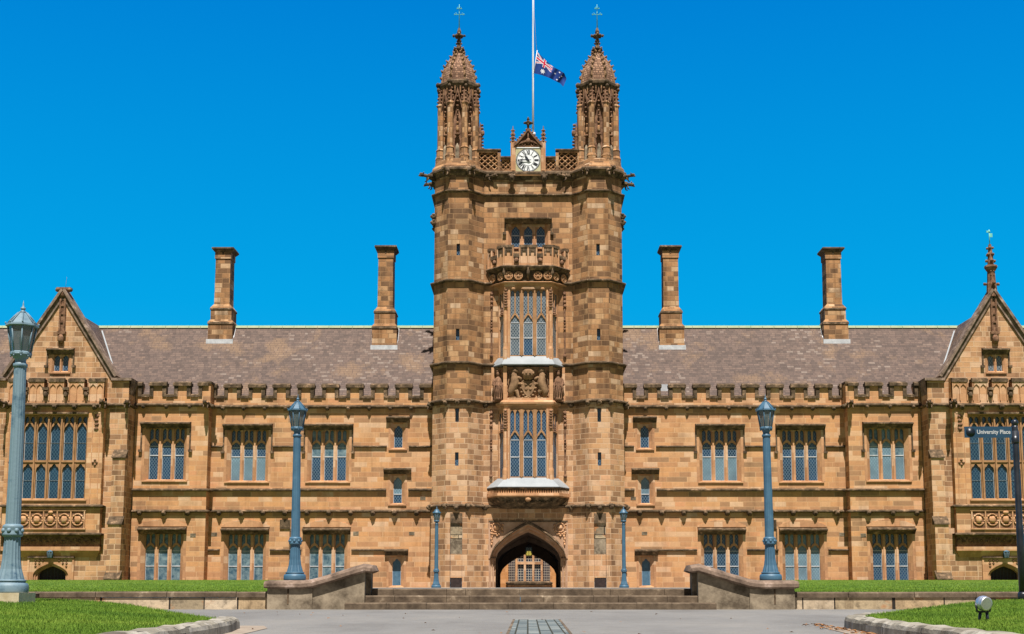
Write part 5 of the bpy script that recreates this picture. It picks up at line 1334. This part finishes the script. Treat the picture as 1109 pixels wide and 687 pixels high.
g = MB(); g.poly([(-3.25, 4, -.524), (-3.0, 4, -.524), (-3.05, 11, -.524), (-3.2, 14, -.524), (-3.35, 16.2, -.524), (-3.6, 17.2, -.524), (-3.9, 17.3, -.524), (-4.2, 16.4, -.524), (-3.6, 15, -.524), (-3.35, 12, -.524)]); setting('bare_earth', g, ['dirt'], False)
g = MB(); g.poly([(3.72, 4, -.524), (3.55, 9, -.524), (3.5, 13, -.524), (3.85, 16.5, -.524), (4.1, 17.3, -.524), (4.1, 14, -.524), (3.9, 8, -.524)]); setting('bare_earth', g, ['dirt'], False)
# fallen leaves by the kerb
L = MB(); rnd = random.Random(4)
for i in range(230):
    y = rnd.uniform(12, 17.5) if i < 190 else rnd.uniform(12, 27); x = 3.72+(y-12)*.06-abs(rnd.gauss(0, .12)) if i < 190 else rnd.uniform(-6, 4)
    r = rnd.uniform(.018, .04); a = rnd.uniform(0, pi); t = rnd.uniform(-.4, .4); z = -.515+rnd.random()*.01
    L.mesh([(x+r*cos(a), y+r*sin(a), z+t*r), (x-r*.6*sin(a), y+r*.6*cos(a), z+.012), (x-r*cos(a), y-r*sin(a), z-t*r*.2), (x+r*.6*sin(a), y-r*.6*cos(a), z+.004)], [(0, 1, 2, 3)])
tag(part('fallen_leaves', L, ['leafbrown'], None, False, (3.8, 15, -.52)), 'scatter of dry brown leaves on the road along the right kerb', 'leaves', kind='stuff')

# ---- steps
st = thing('stone_steps', (-.1, 30.2, -.53), 'three wide weathered stone steps between the sloping cheek walls', 'steps')
SX = lambda px: (px-CX)/45.0
for k, (a, b_) in enumerate(((376, 773), (396, 756), (394, 751))):
    z1 = -.53+(k+1)*.166; y = 29.80+k*.36
    B = MB(); x0, x1 = SX(a), SX(b_); n = 9; xs = [x0]+[x0+(x1-x0)*(i+.25*sin(i*3.1+k))/n for i in range(1, n)]+[x1]
    for i in range(n):
        B.rings([[(q, y+.012, -.56 if k == 0 else z1-.20), (q, y+.006, z1-.03), (q, y+.035, z1-.006+.004*sin(i*2+k)), (q, y+.7, z1+.002*sin(i*2+k)), (q, y+.7, z1-.2)] for q in (xs[i]+.004, xs[i+1]-.004)])
    part('step', B, ['stepstone'], st)
g = MB(); g.poly([(-6.2, 30.75, -.036), (6.2, 30.75, -.036), (12.0, 74, -.036), (12.0, 125, -.036), (-12.0, 125, -.036), (-12.0, 74, -.036)]); setting('path', g, ['asphalt'], False)

# ---- cheek walls beside the steps
def cheek(s, px_, label):
    """px_: photo columns of outer end, bend, inner end"""
    xo_, xb_, xi_ = [SX(q) for q in px_]; root = thing('cheek_wall', (xo_, 30.3, -.53), label, 'stair wall')
    Y0, Y1 = 30.06, 30.72; zl, zh = -.02, .375
    B = MB(); e = .10*s*-1
    pts = [(xo_+e, -.56), (xo_+e, zl), (xb_, zl), (xi_-(-s)*.0+s*.16, zh), (xi_+s*.16, -.56)]
    B.mesh([(x, Y0, z) for x, z in pts]+[(x, Y1, z) for x, z in pts], [(0,1,2,3,4), (9,8,7,6,5)]+[(i, (i+1) % 5, (i+1) % 5+5, i+5) for i in range(5)])
    q0, q1 = sorted((xo_+e, xb_-(-s)*.0+s*.0)); B.box(q0-.02, q1, Y0-.05, Y0+.1, -.56, zl-.01)
    B.box((xo_+xb_)/2-.02, (xo_+xb_)/2+.02, Y0-.06, Y0-.04, -.4, zl, 1)
    B.box(xi_+s*.17, xi_+s*.045, Y0+.28, Y1, -.56, zh+.02)
    part('wall', B, ['cheek', 'dark'], root)
    C = MB(); path = [(xo_-(-s)*-.0, .06), (xo_+e*1.2, .06), (xb_+s*.25, .055), (xb_, .085), (xb_+(xi_-xb_)*.3, .085+.40*.3), (xb_+(xi_-xb_)*.62, .085+.42*.62), (xi_+(xb_-xi_)*.12, .455), (xi_, .43), (xi_-s*.035, .36)]
    path = [(x, z) for x, z in path]; rs = []
    for i, (x, z) in enumerate(path):
        a = path[max(0, i-1)]; b_ = path[min(len(path)-1, i+1)]; d = Vector((b_[0]-a[0], b_[1]-a[1])).normalized(); up = Vector((-d.y, d.x)); up = up if up.y > 0 else -up
        if i == len(path)-1: up = Vector((-s*.9, .35)).normalized()
        k = .8 if i in (0, len(path)-1) else 1
        sec = [(-.10, -.10), (-.14, -.06), (-.14, .02), (-.09, .08), (0.02, .105), (.62, .105), (.74, .08), (.80, .02), (.80, -.06), (.76, -.10)]
        rs.append([(x+up.x*v*k, Y0+.0+(u if k == 1 else .33+(u-.33)*.93), z+up.y*v*k) for u, v in sec])
    C.rings(rs, 0, False)
    o = part('coping', C, ['coping'], root); 
    return root
cheek(-1, (288, 340, 403), 'stone cheek wall with sloping rounded coping, left of the steps')
cheek(1, (863, 811, 748), 'stone cheek wall with sloping rounded coping, right of the steps')

# ---- low retaining walls in front of the raised lawns
for s, a, b_, lab in ((-1, 34, 292, 'low stone retaining wall with dark coping, left of the steps'), (1, 860, 1500, 'low stone retaining wall with dark coping, right of the steps')):
    x0, x1 = SX(a), SX(b_)
    root = thing('retaining_wall', ((x0+x1)/2, 30.3, -.53), lab, 'wall')
    B = MB(); B.box(x0, x1, 30.22, 30.55, -.58, -.25); part('wall', B, ['block'], root)
    C = MB(); x = x0; rnd = random.Random(6+s); i = 0
    while x < x1-.05:
        w = min(rnd.uniform(1.0, 1.9), x1-x); j = rnd.uniform(-.006, .006)
        C.rings([[(q, 30.185, -.245+j), (q, 30.18, -.145+j), (q, 30.21, -.115+j), (q, 30.58, -.11+j), (q, 30.60, -.255+j)] for q in (x+.006, x+w-.006)]); x += w
    part('coping', C, ['stepstone'], root)
B = MB(); B.box(SX(-700), SX(22), 30.22, 30.55, -.58, -.26); B.box(SX(-700), SX(22), 30.12, 30.6, -.256, -.12, 1)
tag(part('retaining_wall', B, ['block', 'stepstone'], None, True, (-16, 30.3, -.53)), 'stretch of low retaining wall beyond the near lamp, at the far left edge', 'wall')
B = MB(); B.box(SX(22), SX(43), 29.95, 30.6, -.56, -.155); B.rings([[(SX(21), 29.92, -.155), (SX(44), 29.92, -.155), (SX(44), 30.62, -.155), (SX(21), 30.62, -.155)], [(SX(23), 29.98, -.11), (SX(42), 29.98, -.11), (SX(42), 30.56, -.11), (SX(23), 30.56, -.11)]])
tag(part('wall_pier', B, ['stepstone'], None, True, (SX(32), 30.3, -.53)), 'squat mossy stone pier at the end of the low wall, beside the near lamp plinth', 'pier')

# ------------------------------------------------------------------ street lamps
def lamp(x, y, z, Hs, label, mat='paint', lean=0.0, group=None, detail=True):
    root = thing('street_lamp', (x, y, z), label, 'street lamp', group)
    k = Hs/4.56; N = 28
    def cx_(h): return x+lean*h
    def fl(prof, amp, n=N):
        b_ = MB(); rs = []
        for r, h in prof: rs.append([(cx_(h*k)+k*r*(1-(amp if j % 2 else 0))*cos(2*pi*j/n), y+k*r*(1-(amp if j % 2 else 0))*sin(2*pi*j/n), z+h*k) for j in range(n)])
        return b_, rs
    b_, rs = fl([(.265,0),(.27,.02),(.268,.10),(.255,.135),(.225,.15),(.215,.165),(.232,.175),(.232,.19),(.205,.20)], 0); b_.rings(rs, 0, True); part('base', b_, [mat], root)
    b_, rs = fl([(.20,.20),(.185,.26),(.155,.36),(.135,.50),(.125,.66),(.118,.86)], .09, 32); b_.rings(rs); part('fluted_foot', b_, [mat], root)
    b_, rs = fl([(.120,.85),(.150,.87),(.155,.90),(.140,.93),(.142,.97),(.152,1.0),(.145,1.03),(.112,1.05)], 0); b_.rings(rs, 0, True)
    for a in range(8):
        aa = a*pi/4; b_.blob((cx_(.95*k)+k*.142*cos(aa), y+k*.142*sin(aa), z+.95*k), (.035*k, .035*k, .042*k), 0, 0, 7, 5)
    part('collar', b_, [mat], root)
    b_, rs = fl([(.112,1.04),(.108,1.5),(.10,2.4),(.092,3.52)], .05, 32); b_.rings(rs)
    b_2, rs2 = fl([(.092,3.50),(.108,3.52),(.108,3.56),(.085,3.58),(.08,3.62),(.10,3.66),(.15,3.70),(.155,3.725)], 0); b_.rings(rs2, 0, True)
    if detail:
        for q in range(2): b_.box(cx_(3.2*k)-.045*k, cx_(3.2*k)+.045*k, y-.112*k, y-.06, z+(2.7+q*.3)*k, z+(2.92+q*.3)*k) if False else None
    part('post', b_, [mat], root)
    # eight sided lantern
    zt0, zt1 = z+3.735*k, z+4.16*k; r0, r1 = .145*k, .215*k; cX = cx_(3.9*k)
    f = MB()
    def o8(r, zz): return [(cX+r*cos(pi/8+j*pi/4), y+r*sin(pi/8+j*pi/4), zz) for j in range(8)]
    f.rings([o8(r0+.015*k, zt0-.03*k), o8(r0+.02*k, zt0), o8(r0-.0, zt0+.02*k)]); f.rings([o8(r1+.01*k, zt1-.015*k), o8(r1+.035*k, zt1), o8(r1+.03*k, zt1+.03*k), o8(r1-.01, zt1+.04*k)])
    A_, B_ = o8(r0, zt0), o8(r1, zt1)
    for j in range(8): f.tube([A_[j], B_[j]], .011*k, 6); f.blob((A_[j][0], A_[j][1], zt0-.05*k), (.014*k, .014*k, .03*k), 0, 0, 6, 4); f.blob((cX+(r1+.03*k)*cos(pi/8+j*pi/4), y+(r1+.03*k)*sin(pi/8+j*pi/4), zt1+.045*k), .016*k, 0, 0, 6, 4)
    fr = part('lantern_frame', f, [mat], root)
    gl = MB(); gl.rings([o8(r0*.97, zt0), o8(r1*.97, zt1)], 0, False, False); gl.lathe([(.025*k, zt0), (.03*k, zt0+.12*k), (.045*k, zt0+.15*k), (.04*k, zt0+.25*k), (.02*k, zt0+.28*k)], (cX, y), 10, 1)
    part('lantern_glass', gl, ['lampglass', 'cheek'], root)
    t = MB(); t.rings([o8(r1*.99, zt1+.035*k), o8(r1*.62, zt1+.135*k), o8(r1*.36, zt1+.20*k), o8(r1*.22, zt1+.225*k)], 0 if mat == 'paint' else 0)
    for j in range(8): t.tube([o8(r1*1.0, zt1+.045*k)[j], o8(r1*.64, zt1+.145*k)[j], o8(r1*.30, zt1+.225*k)[j]], .010*k, 5)
    t.lathe([(.055*k, zt1+.22*k), (.06*k, zt1+.235*k), (.03*k, zt1+.255*k), (.025*k, zt1+.27*k), (.042*k, zt1+.285*k), (.036*k, zt1+.30*k), (.014*k, zt1+.325*k), (.010*k, zt1+.36*k), (.002*k, zt1+.42*k)], (cX, y), 12)
    part('lantern_roof', t, [mat], root)
    return root
Dn = 19.35; zn = -.085
lamp(-7.96, 19.3, zn, 4.56, 'tall faded pale blue street lamp on a stone plinth, nearest at the left edge', 'paint_pale', -.004, 'blue street lamps')
B = MB(); B.box(-7.96-.42, -7.96+.27, 18.98, 19.62, -.45, zn-.002)
tag(part('lamp_plinth', B, ['plinth'], None, True, (-7.96, 19.3, -.3)), 'pale square stone plinth under the nearest lamp', 'plinth')
lamp((320-572)/44.4, 30.52, .165, 4.56, 'blue street lamp standing on the left cheek wall of the steps', 'paint', -.006, 'blue street lamps')
lamp((834-572)/44.4, 30.52, .165, 4.56, 'blue street lamp standing on the right cheek wall of the steps', 'paint', -.008, 'blue street lamps')
lamp((472.5-572)/19.4, 70, -.04, 4.56, 'small distant blue lamp left of the arched gateway, before the left turret', 'paint', 0, 'blue street lamps')
lamp((675.8-572)/19.4, 70, -.04, 4.56, 'small distant blue lamp right of the arched gateway, before the right turret', 'paint', 0, 'blue street lamps')

# ------------------------------------------------------------------ small lanterns
def lantern(x, y, z, s, label, mats, hang):
    b_ = MB(); root = thing('lantern', (x, y, z), label, 'lantern')
    def q4(r, zz): return [(x+r*cos(pi/6+j*pi/3), y+r*sin(pi/6+j*pi/3), zz) for j in range(6)]
    b_.rings([q4(.5*s*.5, z), q4(.34*s, z+.06*s)]); b_.rings([q4(.36*s, z+.72*s), q4(.38*s, z+.78*s), q4(.10*s, z+1.0*s)]); b_.tube([(x, y, z+.98*s), (x, y, z+hang)], .02, 6)
    for a, c in zip(q4(.33*s, z+.05*s), q4(.35*s, z+.74*s)): b_.tube([a, c], .025*s, 5)
    part('frame', b_, [mats[0]], root)
    g_ = MB(); g_.rings([q4(.30*s, z+.06*s), q4(.31*s, z+.73*s)]); part('glass', g_, [mats[1]], root)
    if len(mats) > 2:
        g_ = MB(); g_.lathe([(.12*s, z+.0), (.30*s, z+.03), (.30*s, z+.25*s)], (x, y-.02), 8, 0); 
        g_.box(x-.18*s, x+.18*s, y-.34*s, y-.30*s, z+.12*s, z+.4*s); part('lamp', g_, [mats[2]], root)
xh = 33.3
lantern(-xh, YH-.28, Zp(604.5, YH-.3), .58, 'small blue-grey lantern above the doorway of the left gabled hall', ['paint', 'lampglass'], .62)
lantern(xh, YH-.28, Zp(604.5, YH-.3), .58, 'small blue-grey lantern above the doorway of the right gabled hall', ['paint', 'lampglass'], .62)
lantern(.05, YC+2.2, Zp(602, YC+2.2), .78, 'hanging lantern with a yellow light inside the arched gateway', ['black', 'lampglass', 'glow'], 1.4)

# ------------------------------------------------------------------ flagpole and flag at half mast
yp = 90.5; xp = Xp(577.3, 100, yp); ztp = Zp(-45, yp)
fp = thing('flagpole', (xp, yp, ztop-.3), 'white flagpole rising from the tower roof behind the clock', 'flagpole')
b_ = MB(); b_.lathe([(.09, ztop-.3), (.07, Zp(60, yp)), (.055, Zp(20, yp)), (.045, ztp)], (xp, yp), 12); b_.lathe([(.2, Zp(147, yp)), (.18, Zp(144, yp))], (xp, yp), 12); part('pole', b_, ['pole_white'], fp)
b_ = MB(); b_.blob((xp, yp, ztp+.1), .14, n=12, k=8); part('finial', b_, ['clock_gold'], fp)
b_ = MB(); b_.tube([(xp+.02, yp-.16, ztp), (xp+.10, yp-.16, Zp(20, yp)), (xp+.28, yp-.16, Zp(57, yp))], .014, 4); b_.tube([(xp+.02, yp-.16, Zp(77, yp)), (xp+.0, yp-.16, Zp(160, yp))], .014, 4); part('halyard', b_, ['pole_white'], fp)
# cloth: u along the fly, v from foot to head; blue ensign with the union in the canton
NU, NV = 128, 64
HLt, HLb = (581.5, 56.5), (578.5, 80)
def cloth(u, v):
    # top edge droops from the head, foot follows; folds ripple in depth
    def ip(K, i):
        for a, b_ in zip(K, K[1:]):
            if a[0] <= u <= b_[0]+1e-9: t = (u-a[0])/(b_[0]-a[0]); return a[i]+(b_[i]-a[i])*t
    KT = ((0, 581.6, 56.2), (.25, 590.5, 65.0), (.5, 599.0, 72.6), (.75, 606.8, 76.6), (.9, 611.2, 79.6), (1, 613.6, 85.5))
    KB = ((0, 578.0, 79.4), (.25, 587.0, 81.6), (.5, 595.2, 84.6), (.75, 602.4, 88.4), (.9, 606.5, 90.2), (1, 610.0, 94.0))
    tx, ty, bx, by = ip(KT, 1), ip(KT, 2), ip(KB, 1), ip(KB, 2)
    px = bx+(tx-bx)*v; py = by+(ty-by)*v
    Y = yp-.15+.22*sin(u*11+v*1.5)*u**.5+.10*sin(u*23-v*2)*u
    return (Xp(px, py, Y), Y, Zp(py, Y))
def star(x, y, cx, cy, r, n=7, inner=.45):
    dx, dy = x-cx, y-cy; d = sqrt(dx*dx+dy*dy)
    if d > r: return False
    if d < 1e-6: return True
    a = (math.atan2(dy, dx)-pi/2) % (2*pi/n); a = abs(a-pi/n)      # a=pi/n on a point
    p1 = (r, 0.0); p2 = (r*inner*cos(pi/n), r*inner*sin(pi/n)); b_ = pi/n-a
    X_, Y_ = d*cos(b_), d*sin(b_)
    return (p2[0]-p1[0])*(Y_-p1[1])-(p2[1]-p1[1])*(X_-p1[0]) > 0
def ens(u, v):
    x, y = u*2, v          # flag 2 x 1
    if x < 1 and y > .5:
        X_, Y_ = x, (y-.5)*2  # canton 1 x .5 in flag units -> work in a 2:1 box
        cx, cy = X_*2-1, Y_*2-1       # -1..1
        ax, ay = abs(cx)*2, abs(cy)   # scaled to 2:1
        if ax < .2 or ay < .2: return 2
        if ax < .34 or ay < .34: return 1
        dd = abs(abs(cx)*2-abs(cy)*2)/sqrt(2)/1.4
        if dd < .055: return 2
        if dd < .19: return 1
        return 0
    for (cx, cy, r, n, inn) in ((.5, .25, .17, 7, .5), (1.5, .83, .075, 7, .5), (1.5, .17, .075, 7, .5), (1.25, .56, .075, 7, .5), (1.72, .62, .075, 7, .5), (1.6, .45, .045, 5, .45)):
        if star(x, y, cx, cy, r, n, inn): return 1
    return 0
fl_ = MB(); V_ = [cloth(i/NU, j/NV) for i in range(NU+1) for j in range(NV+1)]
fl_.v = V_
for i in range(NU):
    for j in range(NV):
        a = i*(NV+1)+j; fl_.f.append((a, a+NV+1, a+NV+2, a+1)); fl_.m.append(ens((i+.5)/NU, (j+.5)/NV)); fl_.s.append(True)
root = thing('flag', (xp+.3, yp, Zp(80, yp)), 'dark blue flag with a union canton and white stars, flying at half mast', 'flag')
part('flag_cloth', fl_, ['flag_blue', 'flag_white', 'flag_red'], root, False)
b_ = MB(); b_.tube([cloth(0, 1.06), cloth(0, .5), cloth(0, -.05)], .03, 6); part('hoist_rope', b_, ['flag_white'], root)

# ------------------------------------------------------------------ floodlight on the right lawn
D_ = 14.2; k = 96.0; fx = (1065-CX)/k; fz = hR(fx, D_)
root = thing('floodlight', (fx, D_, fz), 'small round metal floodlight on a two-legged bracket on the right lawn', 'floodlight')
r = .082; cz_ = Zp(653.5, D_)+.0
b_ = MB(); ax = Vector((.35, -.9, -.12)).normalized(); up = Vector((0, 0, 1)); s1 = ax.cross(up).normalized(); s2 = s1.cross(ax); rs = []
for t, rr_ in ((-.088, .012), (-.080, .035), (-.062, .060), (-.035, .078), (.0, .086), (.028, .083), (.045, .076), (.050, .080), (.060, .080), (.060, .064)):
    rs.append([tuple(Vector((fx, D_, cz_))+ax*t+(s1*cos(2*pi*j/20)+s2*sin(2*pi*j/20))*rr_) for j in range(20)])
b_.rings(rs, 0, True); part('housing', b_, ['metal'], root)
b_ = MB(); b_.rings([[tuple(Vector((fx, D_, cz_))+ax*t+(s1*cos(2*pi*j/20)+s2*sin(2*pi*j/20))*q) for j in range(20)] for t, q in ((.052, .066), (.057, .04))], 0); part('lens', b_, ['clock_dark'], root)
b_ = MB()
for s in (-1, 1):
    b_.tube([(fx+s*.085, D_, cz_), (fx+s*.072, D_+.0, cz_-.09), (fx+s*.05, D_, cz_-.095)], .012, 6)
    b_.tube([(fx+s*.035, D_, cz_-.09), (fx+s*.052, D_+.01, fz-.03)], [.016, .022], 6)
b_.box(fx-.06, fx+.06, D_-.02, D_+.02, cz_-.105, cz_-.085)
part('bracket', b_, ['black'], root)

# ------------------------------------------------------------------ street sign at the right edge
sD = 22.0; kx = 61.5; sx = (1104.5-CX)/kx; sz0 = hR(sx, sD); stz = Zp(461, sD)
root = thing('street_sign', (sx, sD, sz0), 'black street sign post with a dark blue name blade at the right edge', 'street sign')
b_ = MB(); b_.lathe([(.062, sz0-.1), (.062, sz0+1.3), (.055, sz0+1.32), (.05, stz-.04), (.045, stz)], (sx, sD), 14); b_.lathe([(.09, sz0-.05), (.09, sz0+.12), (.07, sz0+.16)], (sx, sD), 14)
b_.blob((sx, sD, stz+.05), .062, n=14, k=8); b_.lathe([(.06, stz-.12), (.066, stz-.10), (.066, stz-.30), (.06, stz-.32)], (sx, sD), 14)
part('post', b_, ['black'], root)
zs0, zs1 = Zp(474.2, sD), Zp(462.2, sD); xa, xb2 = sx-.90, sx-.06
b_ = MB(); b_.box(xa, xb2, sD-.012, sD+.012, zs0, zs1); bl = part('name_blade', b_, ['sign_blue'], root)
b_ = MB(); b_.tube([(xb2, sD, zs0+.03), (sx, sD, zs0-.10)], .014, 6); part('bracket', b_, ['black'], root)
b_ = MB(); b_.lathe([(.082, -.002), (.082, .002)], (0, 0), 20); me = b_.data('emblem', ['sign_dark'])
e_ = put('emblem', me, bl, (xa+.105, sD-.0155, (zs0+zs1)/2)); e_.rotation_euler = (pi/2, 0, 0)
cu = bpy.data.curves.new('lettering', 'FONT'); cu.body = 'University Place'; cu.size = .112; cu.offset = .0022; cu.align_x = 'LEFT'; cu.align_y = 'CENTER'; cu.extrude = .001
to = bpy.data.objects.new('lettering_curve', cu); col.objects.link(to); bpy.context.view_layer.update()
me = bpy.data.meshes.new_from_object(to); w = max(v.co.x for v in me.vertices); bpy.data.objects.remove(to)
me.materials.clear(); me.materials.append(M['sign_text'])
t_o = put('lettering', me, bl, (xa+.215, sD-.0145, (zs0+zs1)/2)); t_o.rotation_euler = (pi/2, 0, 0); kk = .60/w; t_o.scale = (kk, kk*1.1, 1)
